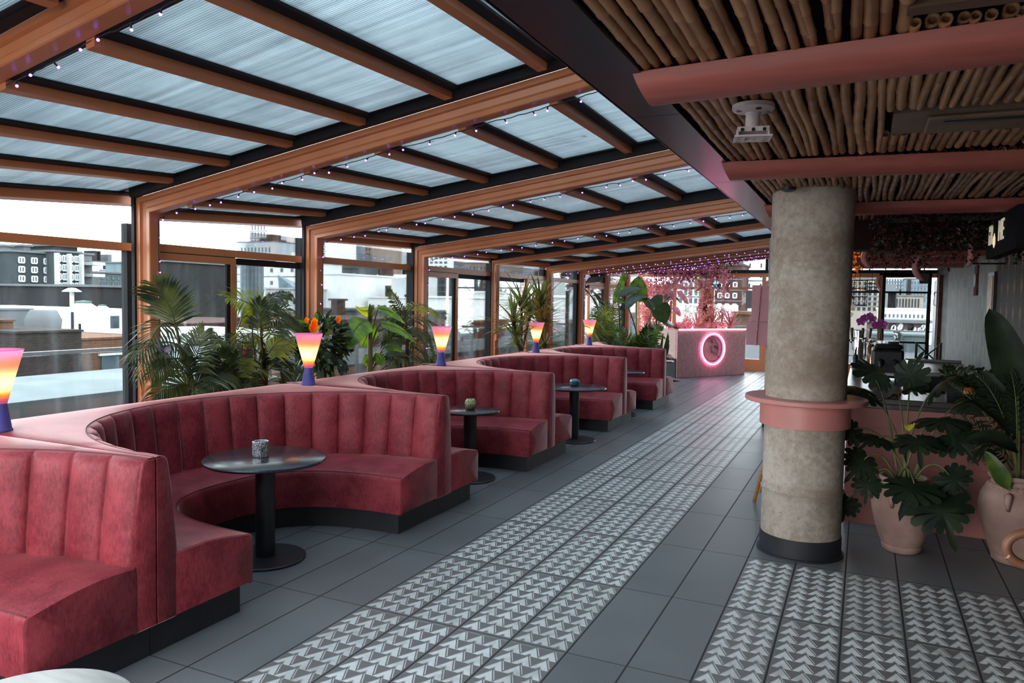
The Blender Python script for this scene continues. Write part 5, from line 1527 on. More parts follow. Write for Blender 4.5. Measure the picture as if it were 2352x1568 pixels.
MB().tube(oval(.37, .36, -.03), .013, 8, cap=False).build('neon_oval', NEONP, t, smooth=True)
LINE = simple('dark_rose_line', (.17, .03, .045), .6)
MB().tube(oval(.31, .305, -.008), .006, 6, cap=False).build('engraved_ring', LINE, t, smooth=True)
def stroke(pts): return [dp(oc[0] + x * .30, -.008, oc[1] + z * .33) for x, z in pts]
mb = MB()
for s_ in ([(-.62, .55), (-.30, .78), (.10, .80), (.30, .66), (.34, .50), (.52, .40), (.60, .10), (.62, -.12)], [(-.30, .62), (-.12, .66), (-.05, .50), (.05, .42)], [(-.05, .42), (-.18, .52), (-.22, .66)],
           [(.12, .20), (.30, .24), (.44, .16), (.62, .02)], [(.12, .20), (.28, .06), (.46, .04), (.62, .02)], [(.14, .20), (.34, .15), (.60, .03)], [(-.16, .22), (-.20, .02), (-.14, -.16), (-.02, -.28)],
           [(-.18, -.14), (.10, -.24), (.42, -.38), (.72, -.62)], [(.56, -.06), (.50, -.18), (.54, -.28), (.44, -.38)]):
    mb.tube(stroke(s_), .0055, 5)
mb.build('line_drawn_face', LINE, t, smooth=True)

# ---- pink wall box on the second concrete column (mostly hidden)
c2 = Vector((-.98, 11.0, 0))
o = MB().lathe([(.245, .12), (.245, 2.62)], c2, 48, False).build('column', MATS['stained_concrete'], smooth=True); tag(o, 'second concrete column hidden behind the first', None, None, 'structure')
MB().lathe([(.26, 0), (.26, .13), (.24, .135)], c2, 48, False).build('base_ring', MATS['black_rubber'], o, smooth=True, angle=30)
p0, p1 = at(1729, 655, 'y', 10.95), at(1764, 792, 'y', 10.95)
PW = simple('dusty_pink_box', (.50, .215, .255), .55, 0, .06, 5)
t = thing('wall_box', 'dusty pink box with a ribbed edge hung left of the concrete column', 'wall box', ((p0.x + p1.x) / 2, 10.95, p1.z))
zs = at(1745, 738, 'y', 10.95).z
mb = MB(); mb.box((p0.x + .01, 10.83, zs), (p1.x + .04, 11.07, p0.z)); mb.box((p0.x - .045, 10.80, p1.z), (p1.x + .03, 11.10, zs - .008)); mb.box((p0.x - .02, 10.82, zs - .008), (p1.x + .03, 11.08, zs))
bevel(mb.build('box_shell', PW, t), .02, 3)
rb = MB()
n = 40
q0, q1 = at(1748, 660, 'y', 10.80), at(1736, 795, 'y', 10.78)
for j in range(n): rb.ball(q0.lerp(q1, j / n) + Vector((0, 0, 0)), .012, 6, 4)
fix_normals(rb.build('ribbed_cord', PW, t, smooth=True))
MB().box((p0.x - .08, 10.9, zs + .18), (p0.x + .009, 11.0, zs + .42)).build('dark_clamp', DARKB, t)
MB().box((p1.x + .04, 10.97, p1.z + .3), (c2.x - .20, 11.03, p1.z + .36)).build('mounting_arm', DARKB, t)

# ---- black loudspeaker under the far arch
c = at(1366, 630, 'x', -5.0)
t = thing('hanging_speaker', 'black wedge loudspeaker tilted under the far window arches', 'speaker', c)
Ms = Matrix.Translation(c) @ Matrix.Rotation(math.radians(-62), 4, 'Z') @ Matrix.Rotation(math.radians(-14), 4, 'Y')
mb = MB(); v = [Ms @ Vector(p) for p in ((-.36, -.16, -.10), (.30, -.16, -.15), (.36, .16, -.12), (-.36, .16, -.06), (-.30, -.16, .10), (.36, -.16, .16), (.36, .16, .16), (-.30, .16, .10))]
mb.add(v, [(0, 3, 2, 1), (4, 5, 6, 7), (0, 1, 5, 4), (1, 2, 6, 5), (2, 3, 7, 6), (3, 0, 4, 7)]); bevel(fix_normals(mb.build('cabinet', DARKB, t)), .015)
MB().tube([c + Vector((0, 0, .1)), Vector((c.x, c.y, 2.37))], .014, 6).build('bracket', BLACKM, t)

# ---- blossoms
def petals(name, c1, c2, tr=.4): return leafmat(name, c1, c2, tr, .5)
B1 = petals('pink_blossom', (.62, .22, .26), (.85, .48, .50)); B2 = petals('plum_blossom', (.20, .035, .10), (.36, .09, .19)); B3 = petals('copper_rose_leaf', (.48, .20, .15), (.74, .42, .34)); B4 = petals('pale_blossom', (.82, .56, .56), (.92, .78, .76))
HOT = petals('hot_pink_petal', (.85, .10, .28), (.95, .30, .45))
def blossom_mass(mb_list, wts, c, ext, n, rnd, size=(.03, .07), hang=0.0):
    n = int(n * 1.7); size = (size[0] * .72, size[1] * .72)
    for k in range(n):
        p = Vector(c) + Vector((rnd.gauss(0, ext[0]), rnd.gauss(0, ext[1]), rnd.gauss(0, ext[2]) - (abs(rnd.gauss(0, hang)) if hang else 0)))
        d = Vector((rnd.gauss(0, 1), rnd.gauss(0, 1), rnd.gauss(0, 1) - .3)).normalized(); L = rnd.uniform(*size)
        rnd.choices(mb_list, wts)[0].leaf(p, p + d * L, L * .38, (rnd.gauss(0, 1), rnd.gauss(0, 1), rnd.gauss(0, 1)), .1, 3)
YC = 18.9
rnd = random.Random(12)
t = thing('blossom_canopy', 'plum and pink artificial wisteria canopy hung over the host desk', 'blossoms', at(1590, 625, 'y', YC))
MB().box((-4.9, YC - .03, 2.42), (-3.05, YC + .03, 2.47)).build('support_beam', TRUNK, t)
for sx_ in (-4.6, -3.3): MB().tube([(sx_, YC, 2.47), (sx_, YC, 2.62)], .012, 6).build('hanger', WIRE, t)
m1, m2, m3, m4 = MB(), MB(), MB(), MB()
for k in range(46):
    px = rnd.uniform(1500, 1668); c = at(px, rnd.uniform(612, 640), 'y', YC + rnd.uniform(-.4, .4))
    blossom_mass([m1, m2, m3], [.35, .5, .15], c, (.10, .16, .07), 34, rnd, (.04, .09))
for k in range(34):
    px = rnd.uniform(1490, 1674); c = at(px, rnd.uniform(635, 648), 'y', YC + rnd.uniform(-.5, .3)); L = rnd.uniform(.15, .5)
    for j in range(int(L / .02)): blossom_mass([m1, m2, m4], [.6, .15, .25], c - Vector((0, 0, j * .02)), (.025, .025, .01), 2, rnd, (.03, .06))
m1.build('pink_garlands', B1, t); m2.build('plum_leaves', B2, t); m3.build('copper_leaves', B3, t); m4.build('pale_tassels', B4, t)
g = MB(); blossom_mass([g], [1], at(1600, 612, 'y', YC), (.10, .1, .03), 26, rnd, (.06, .10)); blossom_mass([g], [1], at(1655, 610, 'y', YC), (.12, .1, .05), 40, rnd, (.06, .10)); g.build('green_sprigs', MIDLEAF, t)
t = thing('blossom_curtain', 'pink leaf curtain hanging left of the blossom column behind the paddle leaves', 'blossoms', at(1510, 690, 'y', YC + .2))
m1, m3, m4 = MB(), MB(), MB()
for k in range(60):
    px = rnd.uniform(1478, 1535); c = at(px, rnd.uniform(640, 745), 'y', YC + .2 + rnd.uniform(-.3, .3)); blossom_mass([m1, m3, m4], [.55, .2, .25], c, (.06, .10, .09), 26, rnd, (.06, .13))
m1.build('pink_leaves', B1, t); m3.build('copper_leaves', B3, t); m4.build('pale_leaves', B4, t); MB().tube([at(1508, 640, 'y', YC + .2), at(1508, 760, 'y', YC + .2)], .02, 6).build('stem', TRUNK, t)
MB().tube([at(1508, 640, 'y', YC + .2), at(1508, 640, 'y', YC + .2) + Vector((0, 0, .5))], .01, 6).build('hanger', WIRE, t)
# blossom column standing on the desk
t = thing('blossom_tree', 'copper and pink leaf tree with trunk rising from the desk to the canopy', 'blossoms', at(1622, 755, 'y', 18.35))
Yc_ = 18.35
MB().tube([at(1620, 762, 'y', Yc_), at(1618, 715, 'y', Yc_), at(1624, 670, 'y', Yc_), at(1620, 630, 'y', Yc_)], [.05, .045, .04, .035], 8).build('trunk', TRUNK, t, smooth=True)
m1, m3, m4, m5 = MB(), MB(), MB(), MB()
for k in range(70):
    py = rnd.uniform(645, 755); w_ = 13 + 5 * math.sin(py * .11); c = at(1621 + rnd.uniform(-w_, w_), py, 'y', Yc_ + rnd.uniform(-.18, .18)); blossom_mass([m1, m3, m4], [.30, .45, .25], c, (.03, .05, .05), 20, rnd, (.05, .11))
m1.build('pink_leaves', B1, t); m3.build('copper_leaves', B3, t); m4.build('pale_leaves', B4, t)
y_ = MB(); blossom_mass([y_], [1], at(1604, 655, 'y', Yc_), (.04, .06, .14), 60, rnd, (.03, .06)); y_.build('yellow_sprig', BANANAY, t)
# big dusty pink banana-leaf plant behind the desk
b = Vector((-4.35, 18.45, 0))
t = thing('pink_leaf_plant', 'dusty pink banana-leaf plant behind the host desk', 'plant', b)
PKL = petals('dusty_pink_leaf', (.42, .15, .18), (.62, .30, .32), .35)
simple_pot(t, b, .2, .5)
MB().tube([b + Vector((0, 0, .45)), at(1540, 710, 'y', 18.45), at(1542, 690, 'y', 18.45)], [.05, .04, .03], 8).build('trunk', PKL, t, smooth=True)
def pleaf(a, c, w, Y0, nrm=(.3, -1, .3), droop=.05):
    A, C_ = at(*a, 'y', Y0), at(*c, 'y', Y0 - .1); n = 10; ax = C_ - A; tt = ax.normalized(); nn = Vector(nrm); sd = tt.cross(nn).normalized(); nn = sd.cross(tt)
    rows = [[A + ax * (i / n) + nn * droop * math.sin(PI * i / n) + sd * w * s_ * (min(1, i / n * 3) ** .6) * max(0, 1 - (i / n) ** 3) ** .6 + nn * w * .3 * abs(s_) for s_ in (-1, -.5, 0, .5, 1)] for i in range(n + 1)]
    MB().grid(rows).build('leaf', PKL, t, smooth=True)
for a, c, w in (((1540, 680), (1520, 705), .07), ((1545, 668), (1547, 692), .09), ((1550, 655), (1580, 668), .06), ((1555, 668), (1582, 700), .07), ((1542, 680), (1522, 652), .07), ((1546, 705), (1564, 728), .08), ((1546, 660), (1560, 640), .07), ((1543, 665), (1530, 645), .06)): pleaf(a, c, w, 18.45)
# plants along the desk top
def deskplant(label, px, py, kind, mats, seed, h=.30, w=.18, name='desk_plant'):
    r_ = random.Random(seed); f = (px - 1556) / 156.0; b = dp(DW * (f * .9 + .04), .30, 1.10)
    t = thing(name, label, 'plant', b, 'pink plants on the host desk')
    MB().lathe([(.07, 0), (.09, .06), (.085, .07), (1e-4, .06)], b, 16).build('pot', PINKD, t, smooth=True, angle=40)
    lists = [MB() for _ in mats]
    if kind == 'spiky':
        for k in range(60):
            a = r_.uniform(0, 2 * PI); e = r_.uniform(.1, 1.4); d = Vector((math.cos(a) * math.cos(e), math.sin(a) * math.cos(e), math.sin(e))); s_ = b + Vector((0, 0, .05))
            r_.choice(lists).leaf(s_, s_ + d * h * r_.uniform(.7, 1.15), .014, (0, 0, 1), .1, 4)
    elif kind == 'bush':
        MB().tube([b + Vector((0, 0, .05)), b + Vector((0, 0, h * .5))], .02, 6).build('stem', TRUNK, t)
        for k in range(30):
            d = Vector((r_.gauss(0, w), r_.gauss(0, w), r_.gauss(h * .55, h * .22))); blossom_mass(lists, [1] * len(lists), b + d, (.04, .04, .04), 14, r_, (.03, .055))
    else:
        for k in range(int(26)): blossom_mass(lists, [1] * len(lists), b + Vector((r_.gauss(0, w), r_.gauss(0, w * .6), .07 + r_.uniform(0, .06))), (.04, .04, .03), 12, r_, (.03, .06))
    for l_, (nm, mm) in zip(lists, mats):
        if l_.v: l_.build(nm, mm, t)
deskplant('hot pink flower mound at the left end of the desk', 1575, 745, 'mound', [('foliage', HOT), ('pale_foliage', B1)], 1, w=.15)
deskplant('copper spiky plant in front of the blossom column', 1618, 735, 'spiky', [('blades', B3), ('pink_blades', B1)], 2, .42)
deskplant('copper fan-leaved plant right of the blossom column', 1655, 725, 'spiky', [('blades', B3)], 3, .52)
deskplant('tall pink cherry blossom bush near the right end of the desk', 1683, 715, 'bush', [('blossoms', B1), ('pale_blossoms', B4), ('plum_blossoms', B2)], 4, .80, .16)
deskplant('dark rose spiky plant at the right end of the desk', 1706, 745, 'spiky', [('blades', B2), ('copper_blades', B3)], 5, .46)
deskplant('pale pink flower mound at mid desk', 1640, 748, 'mound', [('foliage', B1), ('pale_foliage', B4)], 6, w=.22)
deskplant('small pink blossom mound right of mid desk', 1672, 748, 'mound', [('foliage', B1), ('hot_foliage', HOT)], 7, w=.18)
deskplant('pink blossom sprigs left of the blossom column', 1592, 735, 'bush', [('blossoms', B1), ('pale_blossoms', B4)], 8, .38, .08)
# disco ball
c = at(1646, 656, 'y', 17.6)
mt, nt, bs = newmat('mirror_tiles'); setp(bs, metal=1, rough=.05)
br = nt.nodes.new('ShaderNodeTexVoronoi'); br.inputs['Scale'].default_value = 26; nt.links.new(coords(nt), br.inputs['Vector'])
sc_ = nt.nodes.new('ShaderNodeSeparateColor'); nt.links.new(br.outputs['Color'], sc_.inputs[0]); nt.links.new(mixc(nt, N(sc_.outputs[0]), (.25, .28, .32), (.95, .97, 1)), bs.inputs['Base Color'])
t = thing('disco_ball', 'mirrored disco ball hanging right of the blossom column', 'disco ball', c)
MB().ball(c, .115, 20, 14).build('mirror_sphere', mt, t)
MB().tube([c + Vector((0, 0, .115)), Vector((c.x, c.y, 2.75))], .004, 5).build('chain', WIRE, t)
banana('pink banana hanging among the blossoms left of the column', 1592, 654, 18.0, .34, .4, -1.3, 'pink bananas by the host desk', 2.7, PKL)
banana('pink banana hanging by the far window, right of the disco ball', 1688, 660, 18.2, .36, .3, 1.2, 'pink bananas by the host desk', 2.75, PKL)
# blossom tassel strand near the window
for px, lab in ((1668, 'thin pink blossom strand hanging right of the canopy'), (1660, 'short pink blossom strand at the canopy edge')):
    t = thing('blossom_strand', lab, 'blossoms', at(px, 620, 'y', 18.6), 'blossom strands'); m_ = MB(); c = t.location
    for j in range(30 if px > 1665 else 18): blossom_mass([m_], [1], c - Vector((0, 0, j * .02)), (.03, .03, .01), 3, rnd, (.03, .06))
    m_.build('blossoms', B1, t); MB().tube([c, Vector((c.x, c.y, max(2.66, c.z + .01)))], .003, 4).build('string', WIRE, t)
# ================================================================ outside: terrace, railing, city
DECK = simple('terrace_deck', (.05, .05, .055), .8, 0, .2, 2, spec=.1)
struct('floor_2', MB().box((-8.2, -6, -.25), (-5.92, 40, -.02)).box((-5.92, 20.32, -.25), (8, 40, -.02)), DECK, 'grey terrace deck outside the glass')
t = thing('glass_railing', 'glass balustrade with a steel handrail along the terrace outside the windows', 'railing', (-7.81, 10, 0))
XRL = -7.81
MB().box((XRL - .035, -4, 1.035), (XRL + .035, 34, 1.075)).build('handrail', simple('brushed_rail', (.10, .105, .11), .5, .3), t)
MB().box((XRL - .03, -4, .0), (XRL + .03, 34, .05)).build('bottom_shoe', MATS['brushed_rail'], t)
MB().box((XRL + .05, -4, .22), (XRL + .08, 34, .26)).build('curb_rail', MATS['brushed_rail'], t)
for k in range(16):
    y = -2.4 + k * 2.08 + .4
    MB().box((XRL - .02, y - .014, .05), (XRL + .02, y + .014, 1.035)).build('rail_post', MATS['brushed_rail'], t)
    MB().box((XRL - .006, y + .02, .06), (XRL + .006, y + 2.05, 1.03)).build('glass_panel', RAILGLASS, t)
t = thing('glass_railing', 'glass balustrade with a steel handrail beyond the far end windows', 'railing', (-2, 23.5, 0))
MB().box((-7.7, 23.46, 1.02), (6, 23.54, 1.06)).build('handrail', MATS['brushed_rail'], t)
for k in range(9):
    MB().box((-7.6 + k * 1.6, 23.48, -.02), (-7.57 + k * 1.6, 23.52, 1.02)).build('rail_post', MATS['brushed_rail'], t)
    MB().box((-7.56 + k * 1.6, 23.494, .05), (-6.02 + k * 1.6, 23.506, 1.0)).build('glass_panel', RAILGLASS, t)
LEDGE = simple('pale_roof_ledge', (.155, .165, .168), .8, 0, .12, 1.2, spec=.1)
o = struct('roof_ledge', MB().box((-10.75, -8, .30), (-8.27, 44, .50)), LEDGE, 'broad pale parapet ledge beyond the glass balustrade')
MB().box((-8.40, -8, -.4), (-8.30, 44, .299)).build('dark_upstand', simple('dark_upstand', (.016, .015, .018), .8, 0, .15, 2, spec=.1), o)
struct('street_ground', MB().box((-420, -200, -22.5), (300, 460, -22)), simple('street_grey', (.05, .052, .055), .9, 0, .2, .2), 'street level far below')

def wallmat(name, c, kind='plain', var=.1, sc=1.0, c2=None):
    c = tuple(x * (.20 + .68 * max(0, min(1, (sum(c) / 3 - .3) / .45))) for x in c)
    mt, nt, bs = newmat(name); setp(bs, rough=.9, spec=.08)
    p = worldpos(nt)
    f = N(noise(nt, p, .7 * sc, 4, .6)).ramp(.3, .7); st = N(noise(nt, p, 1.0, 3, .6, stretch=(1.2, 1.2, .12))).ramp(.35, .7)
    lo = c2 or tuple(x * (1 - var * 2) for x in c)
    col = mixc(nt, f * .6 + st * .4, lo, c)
    if kind == 'brick':
        sp = nt.nodes.new('ShaderNodeSeparateXYZ'); nt.links.new(p, sp.inputs[0])
        cb = nt.nodes.new('ShaderNodeCombineXYZ'); nt.links.new((N(sp.outputs[0]) + N(sp.outputs[1])).s, cb.inputs[0]); nt.links.new(sp.outputs[2], cb.inputs[1])
        b = nt.nodes.new('ShaderNodeTexBrick'); b.inputs['Scale'].default_value = 3.2 * sc; b.inputs['Mortar Size'].default_value = .018
        b.inputs['Color2'].default_value = (.75, .75, .75, 1); b.inputs['Color1'].default_value = (1, 1, 1, 1); b.inputs['Mortar'].default_value = (1.35, 1.35, 1.35, 1)
        nt.links.new(cb.outputs[0], b.inputs['Vector'])
        mu = nt.nodes.new('ShaderNodeMix'); mu.data_type = 'RGBA'; mu.blend_type = 'MULTIPLY'; mu.inputs[0].default_value = 1
        nt.links.new(col, mu.inputs[6]); nt.links.new(b.outputs['Color'], mu.inputs[7]); col = mu.outputs[2]
    nt.links.new(col, bs.inputs['Base Color'])
    return mt
W = dict(
    grey=wallmat('slate_grey_facade', (.16, .20, .22)), dark=wallmat('dark_grey_wall', (.10, .10, .105), 'plain', .15), white=wallmat('white_render', (.80, .82, .82), 'plain', .04), beige=wallmat('beige_stone', (.42, .38, .34)), conc=wallmat('grey_concrete', (.33, .36, .38)),
    brown=wallmat('brown_brick', (.13, .11, .10), 'brick'), orange=wallmat('orange_brick', (.42, .21, .13), 'brick'), red=wallmat('red_brick', (.26, .13, .115), 'brick', .1, .5), glassy=wallmat('blue_glass_tower', (.34, .44, .50), 'plain', .2, .3), pale=wallmat('pale_facade', (.62, .66, .68), 'plain', .06), tan=wallmat('tan_tower', (.50, .44, .38), 'plain', .1, .4), haze=wallmat('hazy_tower', (.55, .60, .64), 'plain', .08, .3), sage=wallmat('grey_green_roofs', (.30, .36, .36), 'plain', .15), pinkw=wallmat('faded_mural_wall', (.40, .26, .26), 'plain', .2, 2))  # the far tower colour has the pale wash of distance haze painted in
WIN = simple('city_window_dark', (.012, .015, .018), .3, 0, .3, 1, spec=.15); WINL = simple('city_window_pale', (.065, .09, .105), .3, 0, .3, 1, spec=.15); WHT = simple('white_trim', (.40, .42, .42), .8, spec=.1); SAGE = simple('copper_green', (.07, .11, .10), .8, spec=.1)
CITY = 'buildings of the skyline beyond the glass'
FR = {}
def bld(label, x0, x1, yt, yb, axis, D, mat, win=None, depth=8, wmat=None, roof=True, name='building', wsz=(.55, .6), margin=(.08, .06), frame=None):
    """a building whose lit facade lies on the plane axis = D; px/py give where it shows in the photograph"""
    ym = (yt + yb) / 2
    A, B = at(x0, ym, axis, D), at(x1, ym, axis, D)
    zt, zb = at((x0 + x1) / 2, yt, axis, D).z, at((x0 + x1) / 2, yb, axis, D).z
    zb0 = min(zb, -22.0) if name == 'building' else zb
    t = thing(name, label, 'building', ((A.x + B.x) / 2, (A.y + B.y) / 2, zb0), CITY)
    if axis == 'x':
        y0, y1 = A.y, B.y; lo, hi = (D - depth, y0, zb0), (D, y1, zt)
        pos = lambda u, z, e=0.0: Vector((D + e, y0 + (y1 - y0) * u, z)); wid = y1 - y0
        bx = lambda u0, u1, z0, z1, e0, e1: ((D + e0, y0 + (y1 - y0) * u0, z0), (D + e1, y0 + (y1 - y0) * u1, z1))
    else:
        xx0, xx1 = A.x, B.x; lo, hi = (xx0, D, zb0), (xx1, D + depth, zt); wid = xx1 - xx0
        bx = lambda u0, u1, z0, z1, e0, e1: ((xx0 + (xx1 - xx0) * u0, D - e1, z0), (xx0 + (xx1 - xx0) * u1, D - e0, z1))
    MB().box(lo, hi).build('walls', W[mat], t)
    h = zt - zb
    if roof:
        near = abs(D) < 40
        g = .07 if near else max(.15, .012 * h); ov = .05 if near else .15
        MB().box((lo[0] - ov, lo[1] - ov, zt), (hi[0] + ov, hi[1] + ov, zt + g)).build('parapet', W[mat] if mat in ('white', 'pale', 'brown', 'orange', 'red') else W['conc'], t)
        if win and abs(D) >= 70:
            rr = random.Random(int(x0 * 7 + yt))
            for k in range(rr.randint(2, 4)):
                u = rr.uniform(.08, .75); w_ = rr.uniform(.08, .22); hh = rr.uniform(.5, 2.2) * max(1, abs(D) / 120)
                fa, fb = bx(u, u + w_, zt + g, zt + g + hh, -depth * .5, -depth * .25)
                lo_ = tuple(min(a_, b_) for a_, b_ in zip(fa, fb)); hi_ = tuple(max(a_, b_) for a_, b_ in zip(fa, fb))
                MB().box(lo_, hi_).build('roof_unit', W[rr.choice(['conc', 'sage', 'pale', 'dark', 'red'])], t)
            for k in range(1, min(win[1], 7)):
                fa, fb = bx(.0, 1.0, zb + h * (margin[1] + (1 - 2 * margin[1]) * k / win[1]) - .06 * abs(D) / 100, zb + h * (margin[1] + (1 - 2 * margin[1]) * k / win[1]) + .06 * abs(D) / 100, 0, .05)
                lo_ = tuple(min(a_, b_) for a_, b_ in zip(fa, fb)); hi_ = tuple(max(a_, b_) for a_, b_ in zip(fa, fb))
                MB().box(lo_, hi_).build('string_course', W['conc'], t)
    if win:
        nc, nr = win; src = None
        for r in range(nr):
            for c in range(nc):
                u0 = margin[0] + (1 - 2 * margin[0]) * (c + .5 - wsz[0] / 2) / nc; u1 = margin[0] + (1 - 2 * margin[0]) * (c + .5 + wsz[0] / 2) / nc
                z0 = zb + h * (margin[1] + (1 - 2 * margin[1]) * (r + .5 - wsz[1] / 2) / nr); z1 = zb + h * (margin[1] + (1 - 2 * margin[1]) * (r + .5 + wsz[1] / 2) / nr)
                a, b = bx(u0, u1, z0, z1, 0.0, .06)
                if src is None:
                    ctr = (Vector(a) + Vector(b)) / 2
                    o = MB().box(Vector(a) - ctr, Vector(b) - ctr).build('window', wmat or WIN, None); o.parent = t; src = o
                    if frame:
                        fm = MB()
                        d_ = Vector(b) - Vector(a)
                        if axis == 'x':
                            hw, hh = abs(d_.y) / 2, abs(d_.z) / 2
                            for s_ in (-1, 0, 1): fm.box((.03, s_ * hw - .05, -hh), (.09, s_ * hw + .05, hh))
                            for s_ in (-1, 1): fm.box((.03, -hw, s_ * hh - .05), (.09, hw, s_ * hh + .05))
                        else:
                            hw, hh = abs(d_.x) / 2, abs(d_.z) / 2
                            for s_ in (-1, 1): fm.box((s_ * hw - .05, -.09, -hh), (s_ * hw + .05, -.03, hh)); fm.box((-hw, -.09, s_ * hh - .05), (hw, -.03, s_ * hh + .05))
                        fo = fm.build('window_frame', WHT, None); fo.parent = o
                    o.location = ctr - t.location
                else:
                    k = dup(src, t); k.location = (Vector(a) + Vector(b)) / 2 - t.location
                    if wmat is None and (r * 7 + c * 3) % 4 == 0:
                        pass
    t['_'] = 0; del t['_']
    t2 = (t, bx, zt, zb, h)
    return t2
def rel(bt, u0, u1, f0, f1, e0, e1, name, mat):
    t, bx, zt, zb, h = bt
    a, b = bx(u0, u1, zb + h * f0, zb + h * f1, e0, e1)
    return MB().box(a, b).build(name, mat, t)
# -- seen through the first bay (left)
b1 = bld('slate grey apartment block with three window columns, at the left edge', 25, 128, 581, 700, 'x', -58, 'grey', (3, 5), frame=True, wmat=WINL, wsz=(.42, .58))
for k, (px0, px1) in enumerate(((10, 26), (54, 70))): bld('small rooftop plant room, %s of two on the slate apartment block' % ('left' if k == 0 else 'right'), px0, px1, 566, 582, 'x', -60, 'conc', depth=3, name='rooftop_shed')
b2 = bld('glazed apartment tower with white pilasters, beside the slate block', 124, 184, 580, 712, 'x', -57, 'grey', (4, 6), frame=True, wmat=WINL, wsz=(.70, .66), margin=(.03, .03))
for u in (.0, .46, .93): rel(b2, u, u + .07, 0, .98, .05, .5, 'pilaster', WHT)
bld('pair of dark water tanks on top of the glazed tower', 133, 178, 566, 580, 'x', -59, 'dark', depth=4, name='rooftop_tank')
b3 = bld('balcony wing right of the glazed tower', 184, 212, 585, 700, 'x', -59, 'conc', (1, 4), wmat=WINL, wsz=(.7, .5))
for k in range(4): rel(b3, .0, 1.0, .10 + .23 * k, .16 + .23 * k, .05, 1.6, 'balcony', WHT)
b4 = bld('low glazed base of the slate apartment block', 38, 128, 658, 714, 'x', -54, 'grey', (6, 2), frame=True, wmat=WIN, wsz=(.62, .62), margin=(.03, .06))
for u in (.0, .36, .68, .96): rel(b4, u, u + .035, 0, .96, .05, .5, 'pilaster', WHT)
bld('beige stone building cut by the left edge', -30, 25, 582, 705, 'x', -60, 'beige', (2, 6), wsz=(.4, .6))
bld('stepped dark houses far behind the dark wall', 228, 300, 604, 668, 'x', -90, 'haze', (5, 4), wmat=WIN)
bld('green glazed rooftop office right of the balcony wing', 224, 283, 628, 662, 'x', -66, 'sage', (4, 2), wmat=WINL)
bld('long dark grey blank wall beyond the first bay', 225, 382, 661, 775, 'x', -44, 'dark', depth=10)
bld('dark grey party wall filling the sliding door pane of the second bay', 382, 545, 606, 775, 'x', -43.5, 'dark', depth=.6)
b5 = bld('bright white box building with roof skylights', 131, 281, 712, 788, 'x', -34, 'white', depth=9)
rel(b5, .80, .93, .10, .82, .02, .10, 'louvre', WINL); rel(b5, .19, .205, .1, .95, .05, .2, 'drain_pipe', W['grey']); rel(b5, .30, .31, .0, .6, .05, .2, 'vent_pipe', W['dark'])
for (px, r_, lab) in ((192, .50, 'larger'), (235, .25, 'smaller')):
    c = at(px, 708, 'x', -37)
    t = thing('roof_skylight', '%s white finned roof dome on the white box building' % lab, 'skylight', c); 
    MB().lathe([(r_ * 1.5, -.15), (r_ * 1.5, 0), (r_ * .7, .55 * r_), (r_ * .65, .55 * r_), (1e-4, .56 * r_)], c, 14).build('dome', WHT, t); MB().lathe([(r_ * .75, .55 * r_), (r_ * .8, .75 * r_), (1e-4, .85 * r_)], c, 14).build('cap', SAGE, t)
c = at(165, 672, 'x', -40)
t = thing('mushroom_vent', 'white mushroom roof vent standing above the white box building', 'vent', c)
MB().lathe([(.12, -2.2), (.12, .1)], c, 10).build('vent_pipe', WHT, t); MB().lathe([(.50, .05), (.47, .1), (.2, .26), (1e-4, .28)], c, 16).build('cap', WHT, t)
bld('brown brick wall with a stepped clay coping, behind the nearest lamp', 36, 188, 764, 905, 'x', -23, 'brown', depth=7)
bld('dark brown brick upstand left of the white box building', 93, 131, 714, 780, 'x', -36, 'brown', depth=3)
b6 = bld('orange brick house with one window right of the brown brick wall', 188, 330, 778, 905, 'x', -24, 'orange', depth=8)
rel(b6, .28, .56, .42, .70, .02, .08, 'window', WINL); rel(b6, .24, .60, .71, .75, .02, .12, 'lintel', WHT)
b7 = bld('orange brick house cut by the left edge, with one dark window', -60, 32, 739, 905, 'x', -25, 'orange', depth=8)
rel(b7, .62, .80, .66, .86, .02, .08, 'window', WIN)
bld('grey concrete shed behind the orange brick house', 0, 74, 712, 800, 'x', -32, 'conc', depth=6)
c = at(100, 740, 'x', -30)
t = thing('rooftop_fan', 'white rooftop exhaust fan beside the white box building', 'fan', c)
MB().lathe([(.35, -.9), (.35, -.3), (.62, -.25), (.66, .1), (.5, .45), (.42, .5), (1e-4, .5)], c, 18).build('fan_hood', W['conc'], t, smooth=True, angle=40); MB().box((c.x - .7, c.y - .9, c.z - 1.5), (c.x + .7, c.y + .9, c.z - .9)).build('fan_base', W['dark'], t)
# -- second bay
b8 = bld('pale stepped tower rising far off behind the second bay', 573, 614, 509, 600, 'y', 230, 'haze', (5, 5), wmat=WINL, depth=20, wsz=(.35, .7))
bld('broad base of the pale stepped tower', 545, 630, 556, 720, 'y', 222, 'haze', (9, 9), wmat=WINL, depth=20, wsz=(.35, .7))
bld('glass clad block in front of the pale stepped tower', 552, 606, 602, 720, 'y', 120, 'glassy', (6, 7), wmat=WINL, depth=12, wsz=(.3, .9), margin=(.02, .02))
bld('white building behind the pyramid skylight', 606, 690, 602, 668, 'y', 90, 'white', (3, 2), wmat=WINL, depth=10, wsz=(.25, .3))
b9 = bld('pale rooftop house carrying the pyramid skylight', 610, 692, 664, 760, 'y', 62, 'pale', (4, 2), depth=9, wsz=(.3, .3))
a, c, d = at(641, 664, 'y', 64), at(681, 664, 'y', 64), at(663, 632, 'y', 67)
t = thing('pyramid_skylight', 'blue glass pyramid skylight on a pale roof', 'skylight', ((a.x + c.x) / 2, 66, a.z)); wd = (c.x - a.x)
